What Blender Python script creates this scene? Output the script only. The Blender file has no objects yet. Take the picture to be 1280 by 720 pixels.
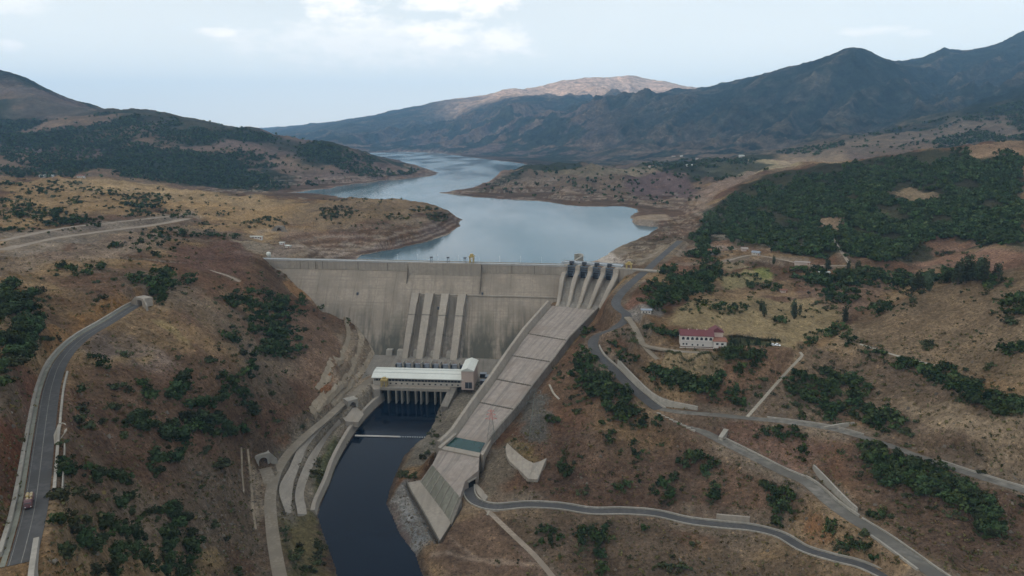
# Scene: a dam in a dry hill valley, seen from the air.
import bpy, bmesh, math, random
import numpy as np
from mathutils import Vector

random.seed(7)
RNG = np.random.default_rng(7)
SC = bpy.context.scene
COL = SC.collection
PITCH = math.radians(12.17)
CP, SP = math.cos(PITCH), math.sin(PITCH)
F = 640 / math.tan(math.radians(36))
CZ = 143.0            # camera height above the dam crest (crest is z = 0)
ZL, ZR = -18.0, -103.0  # reservoir level, tailwater level

def ray(px, py):
    dy = F * CP + (360 - py) * SP
    return (px - 640) / dy, (-F * SP + (360 - py) * CP) / dy

def at(px, py, z):
    u, s = ray(px, py)
    d = (z - CZ) / s
    return np.array((u * d, d, z))

def atd(px, py, d):
    u, s = ray(px, py)
    return np.array((u * d, d, CZ + s * d))

def proj(p):
    x, y, z = p
    dep = y * CP - (z - CZ) * SP
    return 640 + F * x / dep, 360 - F * (y * SP + (z - CZ) * CP) / dep

# ------------------------------------------------------------------ dam frame
DA = np.array((-283.0, 820.0)); DB = np.array((142.0, 768.0))
DE = (DB - DA) / np.linalg.norm(DB - DA)
DN = np.array((DE[1], -DE[0]))            # points downstream (to the camera)
DLEN = float(np.linalg.norm(DB - DA))
def D(s, t, z):
    q = DA + DE * s + DN * t
    return (float(q[0]), float(q[1]), float(z))
def dam_s(px, py, t=0.0):
    """distance along the crest where the view line of a picture point crosses the plane t downstream"""
    u, _ = ray(px, py)
    o = DA + DN * t
    # u*y = o.x + e.x*k ; y = o.y + e.y*k
    k = (u * o[1] - o[0]) / (DE[0] - u * DE[1])
    return float(k)
def face_t(z):
    return 0.82 * max(0.0, -z - 9.0)
def damface(px, py):
    lo, hi = -110.0, 0.0
    for _ in range(50):
        z = 0.5 * (lo + hi)
        p = at(px, py, z)
        t = float(np.dot(p[:2] - DA, DN))
        if t > face_t(z): hi = z          # in front of the face: go further along the line -> lower
        else: lo = z
    return at(px, py, 0.5 * (lo + hi))

# ------------------------------------------------------------------ noise
_perm = np.random.default_rng(3).permutation(4096).astype(np.int32)
_ang = np.random.default_rng(4).uniform(0, 2 * math.pi, 4096)
_gx, _gy = np.cos(_ang).astype(np.float32), np.sin(_ang).astype(np.float32)
def perlin(x, y, seed=0):
    xi = np.floor(x).astype(np.int64); yi = np.floor(y).astype(np.int64)
    fx = (x - xi).astype(np.float32); fy = (y - yi).astype(np.float32)
    def g(ix, iy, dx, dy):
        h = _perm[(ix + _perm[(iy + seed * 131) & 4095]) & 4095]
        return _gx[h] * dx + _gy[h] * dy
    sx = fx * fx * fx * (fx * (fx * 6 - 15) + 10); sy = fy * fy * fy * (fy * (fy * 6 - 15) + 10)
    a = g(xi, yi, fx, fy); b = g(xi + 1, yi, fx - 1, fy)
    c = g(xi, yi + 1, fx, fy - 1); d = g(xi + 1, yi + 1, fx - 1, fy - 1)
    return 1.5 * ((a + (b - a) * sx) * (1 - sy) + (c + (d - c) * sx) * sy)
def fbm(x, y, lam, octs=4, seed=0, gain=0.5):
    r = 0; a = 1.0
    for i in range(octs):
        r = r + a * perlin(x / lam + 17.3 * i, y / lam - 9.1 * i, seed + i)
        lam *= 0.5; a *= gain
    return r
def ridged(x, y, lam, octs=4, seed=0, gain=0.5):
    r = 0; a = 1.0; w = 1.0
    for i in range(octs):
        n = 1 - np.abs(perlin(x / lam + 5.7 * i, y / lam + 3.3 * i, seed + i))
        n = n * n
        r = r + a * (n - 0.6) * w
        w = np.clip(n * 1.6, 0, 1)
        lam *= 0.5; a *= gain
    return r
def sstep(a, b, x):
    t = np.clip((x - a) / (b - a), 0, 1)
    return t * t * (3 - 2 * t)

# ------------------------------------------------------------------ terrain control points
ZPTS = [
 # left slope and its road
 (0,720,13),(30,690,16),(45,640,17),(60,560,18),(70,500,18),(85,455,18),(110,425,18),(145,400,18),(175,382,18),
 (0,650,25),(0,560,31),(0,480,36),(40,470,29),(0,400,44),(40,400,35),(80,400,27),(0,350,46),(60,350,37),(130,352,33),(185,350,29),
 (130,392,22),(150,412,14),(140,450,11),(110,520,9),(95,600,9),(95,680,5),(130,720,-6),
 (200,400,10),(200,450,0),(180,520,-9),(160,600,-16),(180,680,-32),(200,720,-39),
 (250,450,-12),(260,520,-30),(250,600,-50),(260,680,-64),(290,720,-77),
 (300,450,-27),(310,520,-52),(310,560,-69),(310,620,-82),(322,680,-86),(345,720,-87),(340,545,-74),
 (345,610,-86),(370,560,-86),(400,530,-87),(440,497,-88),(465,474,-88),
 (240,400,4),(260,360,13),(300,400,-13),(340,400,-27),(380,425,-43),(420,455,-64),(350,450,-47),(390,480,-70),(360,510,-68),(430,480,-82),
 (300,340,6),(325,345,0),(330,325,2),(240,305,22),(200,320,28),(270,320,13),(300,300,10),
 (340,303,2),(400,312,-9),(370,322,-4),(430,318,-14),
 (0,310,40),(100,300,33),(180,287,27),(250,277,20),(60,280,37),(0,270,44),(120,262,37),(200,262,29),(300,277,13),(347,290,6),(350,278,13),
 (0,245,51),(100,245,43),(200,240,37),(280,250,27),(330,262,15),(370,270,14),
 (0,223,60),(80,223,55),(150,228,49),(250,240,35),(330,247,25),(400,255,22),(450,250,26),(500,250,21),(540,262,10),(562,275,-5),
 (420,285,5),(480,283,8),(530,285,0),(450,303,-9),(520,300,-12),
 # right of the chute and the lower right slope
 (730,392,-31),(746,402,-30),(745,425,-30),(720,470,-46),(740,480,-46),(750,540,-60),(700,520,-62),(650,565,-76),(620,590,-84),(680,600,-83),(720,565,-70),
 (800,580,-70),(850,620,-79),(760,610,-81),(700,690,-93),(640,700,-96),(560,700,-99),(800,700,-92),(900,700,-89),(980,715,-80),(600,660,-95),
 (660,520,-66),(680,490,-56),(700,450,-46),(715,430,-41),
 (770,372,-5),(800,395,-4),(790,385,-4),(830,402,-9),(875,432,-15),(930,432,-15),(970,432,-16),(850,445,-18),(740,425,-27),(760,440,-30),(780,420,-20),(768,403,-19),
 (900,352,-6),(850,372,-6),(950,352,-8),(950,400,-12),(1000,372,-12),(1000,340,-5),(1050,352,-6),(1100,350,0),(1100,380,-7),(900,330,-3),(860,345,-3),
 (1060,412,-8),(1000,440,-20),(960,470,-31),(900,480,-36),(850,470,-31),(820,450,-23),(795,432,-17),
 (1280,335,35),(1200,355,25),(1130,380,11),(1200,336,-1),(1140,333,-4),(1140,347,-5),(1280,318,22),
 (1280,400,23),(1280,470,5),(1280,540,-14),(1200,400,10),(1120,410,-2),(1200,450,-5),(1200,520,-21),(1100,450,-17),(1100,510,-34),(1050,480,-31),(1000,500,-41),(950,510,-46),
 (1280,596,-32),(1280,650,-46),(1280,720,-55),(1200,700,-54),(1230,630,-45),
 (825,508,-50),(930,520,-48),(1050,540,-45),(1150,572,-42),(1280,612,-38),
 (900,600,-70),(1000,570,-56),(1100,600,-52),(1150,640,-53),
 (800,490,-46),(830,512,-51),(900,552,-57),(960,585,-61),(1010,603,-62),(1050,635,-60),(1110,680,-57),(1180,720,-53),
 (1000,640,-69),(1000,674,-75),(1060,692,-69),
 (1105,720,-63),(940,660,-81.5),(900,655,-83),(800,640,-86),(720,637,-88),(640,634,-89),(600,630,-90),(583,618,-91),(588,600,-92),
 # right shore and abutment
 (810,337,0),(840,318,0),(830,300,-9),(800,310,-10),(785,328,-8),(870,320,-4),
 # forest hill
 (1280,250,58),(1200,250,53),(1100,250,47),(1000,260,30),(930,280,3),(1280,300,30),(1200,308,12),(1100,318,5),(1000,310,3),(950,320,0),(900,310,-3),
]
DPTS = [
 # left far hills
 (0,85,4600),(40,101,4500),(100,129,4300),(150,138,3600),(200,140,3500),(260,152,3400),(320,161,3300),(370,179,3200),(400,180,3000),(440,186,2950),(480,203,3000),(520,211,3150),
 (-160,95,4700),(-300,110,4700),
 (0,200,2300),(100,210,2200),(200,222,2200),(280,235,2250),(330,215,2500),(400,215,2600),(450,215,2700),(100,170,3000),(200,175,2800),(300,190,2700),(0,150,3400),(370,230,2350),(430,224,2550),
 # far mountain
 (330,171,9000),(370,178,9500),(430,158,10500),(500,140,11500),(560,125,12000),(640,112,12500),(700,103,13000),(740,98,13500),(790,96,13500),(830,103,13300),(890,112,13000),(960,120,13000),
 (470,189,7600),(500,181,8000),(560,182,7300),(620,185,6700),(680,195,5600),(740,195,5000),(800,195,4600),(700,181,6000),(780,165,5800),(850,170,5300),(900,180,4600),(430,184,7800),(500,165,9500),(560,150,10500),(700,125,11500),(800,125,12000),
 (560,166,8600),(600,141,9300),(650,122,9500),(720,119,9500),(780,124,9300),(620,165,8000),
 # right mountains
 (680,167,7200),(750,135,7000),(830,126,6800),(905,120,6500),(955,95,6300),(1033,76,6000),(1068,65,5900),(1111,80,6000),(1138,77,7500),(1180,58,7600),(1280,36,7600),(1400,30,7600),(1600,60,7600),
 (950,150,5200),(1000,140,5300),(1050,120,5500),(1100,130,5300),(1180,112,6300),(1280,95,6300),(1000,175,4200),(950,185,4000),(1200,80,7000),
 # nearer right ridge
 (1280,122,3600),(1240,132,3600),(1180,146,3500),(1100,165,3300),(1050,175,3200),(990,187,3100),(930,196,3000),(1450,110,3600),(1650,130,3500),
 (1280,165,2700),(1150,180,2600),(1050,190,2500),
 # right fields
 (830,207,2600),(900,207,2500),(950,207,2400),(900,225,2000),(850,240,1850),(800,215,2500),(750,211,2580),(700,208,2700),(660,212,2700),(620,232,2280),(680,240,2040),(750,245,1890),(820,250,1740),(860,262,1500),(830,274,1400),
 (1000,207,2300),
 # forest hill top
 (1280,178,1500),(1240,179,1500),(1200,184,1550),(1150,188,1600),(1080,197,1650),(1000,206,1650),(950,216,1600),(900,240,1500),(875,266,1350),(862,290,1150),(1450,175,1400),
]
WPTS = [  # (u, d, z): ground the photograph does not show, kept low
 (-.7,1900,35),(-.5,1850,15),(-.35,1850,-8),(-.2,1750,-25),(-.7,6500,260),(-.4,5500,40),(-.25,5000,0),
 (.5,2150,40),(.7,2000,90),(.36,2000,15),(.62,2000,60),
 (-.75,12000,300),(-.35,14000,150),(-.75,22000,500),(0,22000,450),(.75,22000,500),(.4,16000,700),(.75,11000,700),(-.5,26000,350),(.5,26000,350),
 (-1.6,300,40),(-1.6,1000,60),(-1.6,3000,200),(-1.6,8000,300),(1.6,300,0),(1.6,1000,60),(1.6,3000,200),(1.6,8000,700),(-2.6,2000,150),(2.6,2000,200),
 (-1.1,220,30),(1.1,220,-60),(-1.1,120,10),(-.7,140,0),(-.3,200,-86),(0,240,-106),(.4,200,-95),(1.1,120,-80),(0,60,-110),(-.3,60,-90),(.3,60,-110),(-1,50,-20),(1,50,-90),
 (-.32,14500,300),(-.42,18000,300),
]
def terrain_controls():
    pts = [at(*c) for c in ZPTS] + [atd(*c) for c in DPTS] + [np.array((u * d, d, z)) for u, d, z in WPTS]
    for px, py in ((345,336),(372,360),(400,387),(425,398),(440,404),(455,420),(464,435),(470,450)):
        pts.append(damface(px, py))
    for s in (190, 230, 270, 310):          # valley floor under and before the dam
        for t in (-20, 30, 80, 120):
            pts.append(np.array(D(s, t, -95)))
    for s, z in ((20, -6), (70, -22), (110, -40), (150, -70)):
        pts.append(np.array(D(s, -60, max(z, -40))))
    return np.array(pts)

SV = 0.35
def warp(x, y):
    return x / y, SV * np.log(y)
def rbf_fit(P):
    a, b = warp(P[:, 0], P[:, 1])
    n = len(P)
    r = np.sqrt((a[:, None] - a) ** 2 + (b[:, None] - b) ** 2 + 1e-5)
    Q = np.stack([np.ones(n), a, b], 1)
    A = np.block([[r + 0.0008 * np.eye(n), Q], [Q.T, np.zeros((3, 3))]])
    w = np.linalg.solve(A, np.concatenate([P[:, 2], np.zeros(3)]))
    return a, b, w
def rbf_eval(model, x, y):
    a, b, w = model
    n = len(a)
    out = np.empty(x.size, np.float32)
    xf, yf = warp(x.ravel().astype(np.float64), y.ravel().astype(np.float64))
    A32, B32, W32 = a.astype(np.float32), b.astype(np.float32), w[:n].astype(np.float32)
    for i in range(0, x.size, 20000):
        u = xf[i:i + 20000].astype(np.float32)[:, None]; v = yf[i:i + 20000].astype(np.float32)[:, None]
        r = np.sqrt((u - A32) ** 2 + (v - B32) ** 2 + 1e-5)
        out[i:i + 20000] = r @ W32 + w[n] + w[n + 1] * u[:, 0] + w[n + 2] * v[:, 0]
    return out.reshape(x.shape)

# ------------------------------------------------------------------ grid
_u = np.linspace(-0.9, 0.9, 1001)
_tail = 0.9 + np.cumsum(np.geomspace(0.004, 0.35, 22))
UG = np.concatenate([-_tail[::-1], _u, _tail])
YG = np.concatenate([np.geomspace(45, 180, 50)[:-1], np.geomspace(180, 1500, 640)[:-1], np.geomspace(1500, 15000, 620)[:-1], np.geomspace(15000, 30000, 40)])
NU, NY = len(UG), len(YG)
GX = (UG[None, :] * YG[:, None]); GY = np.repeat(YG[:, None], NU, 1)

def poly_sd(poly, X, Y, closed=True):
    """signed distance to a polygon (negative inside), flat arrays"""
    poly = np.asarray(poly, float)
    n = len(poly)
    best = np.full(X.shape, 1e18); ins = np.zeros(X.shape, bool)
    for i in range(n):
        a = poly[i]; b = poly[(i + 1) % n]
        ab = b - a
        t = np.clip(((X - a[0]) * ab[0] + (Y - a[1]) * ab[1]) / (ab @ ab + 1e-9), 0, 1)
        dx = X - (a[0] + ab[0] * t); dy = Y - (a[1] + ab[1] * t)
        best = np.minimum(best, dx * dx + dy * dy)
        c = (a[1] > Y) != (b[1] > Y)
        if ab[1] != 0:
            ins ^= c & (X < ab[0] * (Y - a[1]) / ab[1] + a[0])
    d = np.sqrt(best)
    return np.where(ins, -d, d)

def smooth_line(P, step, closed=False):
    """Catmull-Rom through the points, resampled"""
    P = np.asarray(P, float)
    n = len(P); out = []
    m = n if closed else n - 1
    for i in range(m):
        p0 = P[(i - 1) % n] if (closed or i > 0) else 2 * P[0] - P[1]
        p1 = P[i]; p2 = P[(i + 1) % n]
        p3 = P[(i + 2) % n] if (closed or i + 2 < n) else 2 * P[-1] - P[-2]
        k = max(1, int(np.linalg.norm((p2 - p1)[:2]) / step))
        for j in range(k):
            t = j / k
            out.append(0.5 * ((2 * p1) + (p2 - p0) * t + (2 * p0 - 5 * p1 + 4 * p2 - p3) * t * t + (3 * p1 - p0 - 3 * p2 + p3) * t ** 3))
    if not closed: out.append(P[-1])
    return np.array(out)

# shorelines --------------------------------------------------------
LAKE = [at(*p, ZL)[:2] for p in ((452,318.5),(480,313),(505,308),(525,304),(540,299),(556,294),(570,288),(577,281))]
LAKE += [np.array((u * d, d)) for u, d in ((-.078,1420),(-.115,1560),(-.18,1750),(-.25,1950),(-.30,2060))]
LAKE += [at(*p, ZL)[:2] for p in ((362,241.5),(400,237),(430,232),(460,228),(500,224),(530,221.5),(545,218),(540,213.5),(520,208.5),(500,203.5),(478,197.5),(462,194),(455,191.5),(500,189.8),(545,191),(575,195),(610,199.5),(640,203),(662,207),
  (664,211),(645,216),(622,224),(600,232),(570,238.5),(553,241),(575,244.5),(610,247),(650,250),(680,253),(700,255.5),(725,258),(750,258.5),(775,258.5),(792,261),(800,265),(789,270),(790,275),(808,277),(822,279),(818,286),(800,298),(785,306),(768,314),(757,319))]
LAKE += [np.array(p) for p in ((100.0,905.0),(62.0,850.0),(60.0,783.0),(-100.0,803.0),(-200.0,815.0),(-212.0,860.0))]
LAKE = np.array(LAKE)
RIVER = [at(*p, ZR)[:2] for p in ((483,499),(466,514),(448,535),(432,560),(420,583),(412,605),(400,632),(397,645),(402,662),(412,690),(420,712),(424,740))]
RIVER += [np.array((u * 246., 246.)) for u in (-.245, .02)] 
RIVER += [at(*p, ZR)[:2] for p in ((540,745),(528,718),(519,692),(500,669),(490,645),(483,630),(488,610),(497,588),(505,570),(520,555),(533,545),(543,528),(548,512),(556,499),(563,488),(478,488))]
RIVER = np.array(RIVER)
RIVER[12:14] = [(-.31 * 215, 215.), (-.13 * 215, 215.)]
# ------------------------------------------------------------------ roads (picture points with a height turned into ground points)
ROADS = {
 # name: (points, half width, kind, fall)
 'left': ([(27,704,17),(33,682,17),(43,640,17),(49,600,17.3),(55,550,17.6),(61,505,18),(66,480,18),(75,455,18),(90,435,18),(109,419,18),(136,403,18),(163,386,18),(174,380,18),(186,373,18)], 3.8, 'asphalt', 7),
 'main': ([(850,301,0),(838,311,0),(822,325,0),(808,338,0),(790,353,-2),(777,366,-4),(770,377,-5.5),(773,385,-6.5),(783,393,-8),(780,402,-12),(765,411,-17),(748,419,-23),(741,429,-27),(747,443,-31),(765,460,-37),(795,489,-45),(826,513,-51),(860,530,-54),(900,550,-57.5),(940,570,-60),(975,588,-61.5),(1005,601,-62),(1022,614,-61.5),(1040,630,-60.8),(1064,647,-59.7),(1100,669,-57.8),(1130,690,-56),(1160,712,-54),(1195,736,-52)], 4.3, 'worn', 10),
 'upper': ([(826,511,-50.5),(850,515,-49.5),(900,519,-48),(930,522,-47.2),(980,527,-46),(1040,536,-45),(1100,553,-43.5),(1150,571,-42),(1200,588,-40.5),(1250,604,-39),(1310,622,-37.5)], 3.2, 'worn', 12),
 'lower': ([(590,592,-93),(586,606,-92.5),(588,620,-91.5),(598,629,-91),(620,634,-90.5),(660,631,-89.5),(700,633,-89),(740,639,-88),(780,639,-87),(820,642,-86),(860,651,-85),(900,656,-84),(940,660,-81.8),(975,669,-78.5),(1005,686,-74.5),(1040,697,-70.5),(1075,706,-67),(1110,722,-63),(1150,745,-60)], 3.3, 'asphalt', 8),
 'river': ([(354,740,-87),(346,700,-87),(340,660,-86.5),(338,620,-86),(346,590,-86),(362,565,-86),(385,542,-86.5),(408,523,-87),(425,507,-87.5),(445,490,-88),(462,475,-88.5),(480,467,-89)], 3.6, 'gravel', 8),
 'house': ([(784,396,-8),(792,407,-12),(799,420,-16),(804,430,-18),(818,434,-17.5),(850,439,-17),(880,441,-16.5)], 2.6, 'gravel', 6),
 'spur': ([(804,430,-18),(812,440,-20.5),(822,449,-23.5)], 2.2, 'gravel', 6),
 'path': ([(934,521,-47),(950,503,-44),(970,480,-37),(988,460,-29),(1003,444,-22),(1000,440,-20.5)], 1.15, 'pale', 5),
 'track': ([(609,637,-91),(622,650,-92),(645,672,-93.4),(668,694,-94.4),(690,720,-95),(700,735,-95.3)], 1.8, 'dirt', 5),
 'shelf': ([(0,313,39.5),(60,299,36),(130,289,30.5),(200,280,27.5),(235,273,27)], 7.0, 'dirt', 20),
 'shelf2': ([(0,301,41.5),(80,285,36.8),(150,277,32.5),(225,269,28.5)], 5.0, 'dirt', 16),
 'hilltrack': ([(100,322,34),(150,327,30),(200,328,26),(240,333,17.5),(280,343,9),(300,352,3)], 1.8, 'dirt', 6),
 'adit': ([(331,585,-85.6),(334,592,-85.8),(338,604,-86)], 4.0, 'gravel', 4),
 'trail': ([(1075,430,-11),(1100,438,-12.5),(1130,447,-12.5),(1168,456,-12)], 1.6, 'pale', 6),
 'foot': ([(905,327,-2),(940,319,0),(980,325,1),(1010,331,2),(1062,332,3)], 2.2, 'dirt', 8),
 'foresttrack': ([(1034,283,24),(1042,300,14),(1052,315,7),(1062,330,3.5)], 1.8, 'dirt', 8),
}
ROAD_W = {k: smooth_line([at(*p) for p in v[0]], 2.5) for k, v in ROADS.items()}

CHUTE_L = np.array([at(*p) for p in ((690,382,-36),(660,417,-47),(640.5,444.5,-55),(621,474,-64),(600,503,-72),(571,545,-80.5),(555,559,-82))])
CHUTE_R = np.array([at(*p) for p in ((746,388,-36),(709.4,426,-47),(689.7,452.5,-55),(666,482.5,-64),(644,512,-72),(609,552,-80.5),(600,568,-82))])

def resamp(P, n):
    d = np.concatenate([[0], np.cumsum(np.linalg.norm(np.diff(P, axis=0), axis=1))])
    t = np.linspace(0, d[-1], n)
    return np.stack([np.interp(t, d, P[:, k]) for k in range(3)], 1)
def carve(H, P, hw, fall, dz=0.0, hws=None):
    """pull the ground to a line of points: level within hw, back to the old ground over fall"""
    best = np.full(H.shape, 1e9); zz = np.zeros(H.shape)
    for i in range(len(P) - 1):
        a, b = P[i], P[i + 1]
        w = hw if hws is None else max(hws[i], hws[i + 1])
        R = w + fall + 1
        y0, y1 = min(a[1], b[1]) - R, max(a[1], b[1]) + R
        r0, r1 = np.searchsorted(YG, y0), np.searchsorted(YG, y1)
        if r1 <= r0: continue
        x0, x1 = min(a[0], b[0]) - R, max(a[0], b[0]) + R
        us = [x0 / max(y0, 10), x0 / y1, x1 / max(y0, 10), x1 / y1]
        c0, c1 = np.searchsorted(UG, min(us)), np.searchsorted(UG, max(us))
        X = GX[r0:r1, c0:c1]; Y = GY[r0:r1, c0:c1]
        ab = b[:2] - a[:2]
        t = np.clip(((X - a[0]) * ab[0] + (Y - a[1]) * ab[1]) / (ab @ ab + 1e-9), 0, 1)
        d = np.hypot(X - a[0] - ab[0] * t, Y - a[1] - ab[1] * t)
        if hws is not None:
            d = d - (hws[i] + (hws[i + 1] - hws[i]) * t) + hw
        m = d < best[r0:r1, c0:c1]
        best[r0:r1, c0:c1][m] = d[m]
        zz[r0:r1, c0:c1][m] = (a[2] + (b[2] - a[2]) * t)[m]
    k = sstep(hw, hw + fall, best)
    return np.where(best < hw + fall, (zz + dz) * (1 - k) + H * k, H)

def pad(H, poly, z, fall):
    poly = np.asarray(poly)[:, :2]
    y0, y1 = poly[:, 1].min() - fall, poly[:, 1].max() + fall
    r0, r1 = np.searchsorted(YG, y0), np.searchsorted(YG, y1)
    sd = poly_sd(poly, GX[r0:r1], GY[r0:r1])
    k = sstep(0, fall, sd)
    H = H.copy()
    H[r0:r1] = z * (1 - k) + H[r0:r1] * k
    return H

STRIPS = [ # concrete slopes on the left bank: upper edge, lower edge
 ([(357,641,-87.5),(349,611,-87.5),(362,584,-87.5),(377,553,-87.5),(402,525,-87.8),(424,507,-88.2)], [(364,642,-92),(365.5,612,-92),(370,594,-92),(383,564,-92),(405,536,-92),(430,512,-91.5)]),
 ([(372,643,-93),(369.5,613,-93),(385,573,-93),(405,546,-93),(424,524,-92.5)], [(386,643,-98),(383,613,-98),(397,576,-98),(412,546,-98),(427,530,-97.5)]),
]
STRIP_W = [tuple(smooth_line([at(*p) for p in e], 3) for e in s_) for s_ in STRIPS]
def build_heights():
    model = rbf_fit(terrain_controls())
    H = rbf_eval(model, GX, GY).astype(np.float64)
    near = 1 - sstep(1300, 2600, GY)
    far = sstep(1500, 4000, GY)
    # calm around the dam, the powerhouse and the chute
    ctr = np.hypot((GX + 60) / 260, (GY - 660) / 170)
    calm = sstep(0.75, 1.3, ctr)
    n = near * calm * (4.2 * ridged(GX, GY, 130, 5, 11) + 1.5 * ridged(GX, GY, 34, 5, 21, .55)) * np.clip(0.5 + GY / 900, .5, 1.6)
    n = n + near * 0.5 * fbm(GX, GY, 11, 4, 25, .55)
    n = n + (1 - near) * 26 * ridged(GX, GY, 420, 6, 31, .58) * (1 - 0.3 * far)
    wob = 260 * fbm(GX, GY, 1500, 2, 77)
    big = 125 * (ridged(GX + wob, GY - wob, 2100, 8, 41, 0.54)) * sstep(3600, 8000, GY) + 48 * ridged(GX - wob * .3, GY, 900, 7, 51, 0.58) * sstep(2400, 4200, GY)
    # keep the drawn ridge lines: little relief near each skyline, ravines running down below it
    ang = (H - CZ) / GY; ang[GY < 2200] = -1
    top = ang.max(0)[None, :]
    calm2 = sstep(.002, .035, top - ang)
    q_ = -.8 * GX + .6 * GY + .25 * wob; p_ = .6 * GX + .8 * GY
    rav = 140 * ridged(p_ * .26, q_, 520, 6, 91, .55) * sstep(3300, 5200, GY)
    n = n + near * calm * 3.8 * ridged(GX * .28 + 40 * fbm(GX, GY, 200, 2, 93), GY, 42, 4, 95, .5) * sstep(-95, -70, H)
    ones = np.ones(H.shape); flat0 = lambda W: np.column_stack([W[::6, :2], np.zeros(len(W[::6]))])
    for k_, v in ROADS.items():
        if GY.max() and k_ not in ('shelf', 'shelf2', 'left'): ones = np.minimum(ones, carve(np.ones(H.shape), flat0(ROAD_W[k_]), v[1] + 3, 26 if v[1] > 2.3 else 10))
    global ROAD_FADE; ROAD_FADE = ones
    n = n * (.12 + .88 * ones)
    n = n + 15 * ridged(GX + .3 * GY, GY, 300, 4, 97, .5) * sstep(800, 950, GY) * (1 - sstep(1700, 2000, GY)) * sstep(.27, .4, GX / GY)
    n = n + 20 * ridged(GX, GY, 260, 5, 98, .55) * sstep(1650, 1950, GY) * (1 - sstep(2700, 3200, GY)) * sstep(-.06, 0, GX / GY) * (1 - sstep(.28, .36, GX / GY)) + 6 * sstep(1650, 2000, GY) * (1 - sstep(2700, 3000, GY)) * sstep(-.06, .02, GX / GY)
    H = H + n + (big * (.35 + .65 * calm2) + rav * calm2) * sstep(15, 160, H - ZL)
    # reservoir
    up = GY > 700
    sd = np.full(H.shape, 1e6)
    r0 = np.searchsorted(YG, 700); r1 = np.searchsorted(YG, 9500)
    sd[r0:r1] = poly_sd(LAKE, GX[r0:r1], GY[r0:r1])
    rag = np.clip(GY / 110, 2, 22) * fbm(GX, GY, 130, 5, 61, .55)
    sd = sd + np.where(GY > 870, rag, 0)
    lake_sd = sd
    wsh = np.clip(GY * 0.022, 26, 90)
    slope = 0.21 + 0.12 * fbm(GX, GY, 140, 3, 63)
    bank = ZL + slope * np.maximum(sd, 0) + 0.5 * np.sin(sd * 0.5) * sstep(4, 14, sd) * .6
    k = sstep(0, 1, sd / wsh)
    Hn = np.maximum(np.where(sd > 0, bank * (1 - k) + H * k, H), ZL + np.minimum(.03 * np.maximum(sd, 0), 1.5))
    H = np.where((sd > 0) & up & (sd < 5000), np.where(GY > 835, Hn, H), H)
    H = np.where(sd <= 0, np.minimum(H, ZL - np.clip(-sd * .3, .2, 30)), H)
    # cut benches in the rock of the left abutment
    ab = np.array([at(*p)[:2] for p in ((432,395,-45),(470,440,-75),(480,470,-88),(440,505,-88),(405,520,-80),(400,490,-66),(425,455,-60))])
    ka = (1 - sstep(-3, 12, poly_sd(ab, GX, GY)))
    zt = (H + 2.2 * fbm(GX, GY, 40, 3, 64)) / 9.0; fr = zt - np.floor(zt)
    H = H + ka * 9.0 * (np.clip((fr - .35) / .3, 0, 1) - fr) * .8
    # river
    r0, r1 = 0, np.searchsorted(YG, 720)
    sr = np.full(H.shape, 1e6)
    sr[r0:r1] = poly_sd(RIVER, GX[r0:r1], GY[r0:r1])
    bank = ZR + .55 * np.maximum(sr, 0)
    k = sstep(3, 26, sr)
    H = np.where((sr > 0) & (sr < 60), np.maximum(bank, ZR + .3) * (1 - k) + H * k, H)
    H = np.where(sr <= 0, np.minimum(H, ZR - np.clip(-sr * .5, .3, 8)), H)
    low = (GY < 720) & (sr > 0)
    H = np.where(low, np.maximum(H, ZR + .4), H)
    # yard round the powerhouse
    H = pad(H, [(-152, 652), (-150, 730), (12, 722), (6, 660), (-14, 640), (-44, 640), (-44, 655)], -90.2, 9)
    # headland in the bay and the road cuts of the right shore
    H = pad(H, [at(*p)[:2] for p in ((795,271,-9),(812,268.5,-9),(832,268.5,-9),(840,274,-9),(815,276.5,-9),(800,275,-9))], -8.5, 16)
    ab = np.array([at(*p)[:2] for p in ((765,318,-10),(800,298,-10),(835,282,-8),(880,284,-3),(862,300,-3),(834,318,-2),(796,332,-4))])
    ka = (1 - sstep(-4, 14, poly_sd(ab, GX, GY))) * ROAD_FADE
    zt = (H + 1.2 * fbm(GX, GY, 60, 3, 66)) / 3.6; fr = zt - np.floor(zt)
    H = H + ka * 3.6 * (np.clip((fr - .4) / .2, 0, 1) - fr) * .85
    # house terrace
    H = pad(H, [at(*p)[:2] for p in ((838,437,-16.6),(846,424,-15),(985,427,-15),(985,437,-16))], -16.3, 10)
    # chute bed
    C = (CHUTE_L + CHUTE_R) / 2
    C = np.vstack([C[0] + (C[0] - C[1]) * .9, C])
    hw = [24] + list(np.linalg.norm(CHUTE_L - CHUTE_R, axis=1) / 2)
    H = carve(H, C, 5, 14, -2.5, [h + 4.5 for h in hw])
    # end sill and bench of the chute
    H = pad(H, [at(*p)[:2] for p in ((509,604,-98.5),(526,600,-98.5),(541,580,-90),(552,560,-84),(600,569,-84),(590,600,-92),(578,622,-92),(563,652,-98.5),(549,677,-98.5))], -101.5, 5)
    for k_, v in ROADS.items():
        H = carve(H, ROAD_W[k_], v[1] + (1.6 if v[2] in ('asphalt', 'worn') else .8), v[3], -0.12 if v[2] in ('asphalt', 'worn') else -0.05)
    H = carve(H, ROAD_W['main'], 5.5, 7, -.12)
    H = carve(H, ROAD_W['upper'], 4.6, 7, -.12)
    for a_, b_ in STRIP_W:
        A_, B_ = resamp(a_, 60), resamp(b_, 60)
        for t_ in (0, 1, .2, .8, .4, .6): H = carve(H, A_ + (B_ - A_) * t_, 1.0, 2.6 if 0 < t_ < 1 else 4, -.75)
    H = np.where(sr <= 0, np.minimum(H, ZR - np.clip(-sr * .5, .3, 8)), H)
    return H, lake_sd, sr

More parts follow.
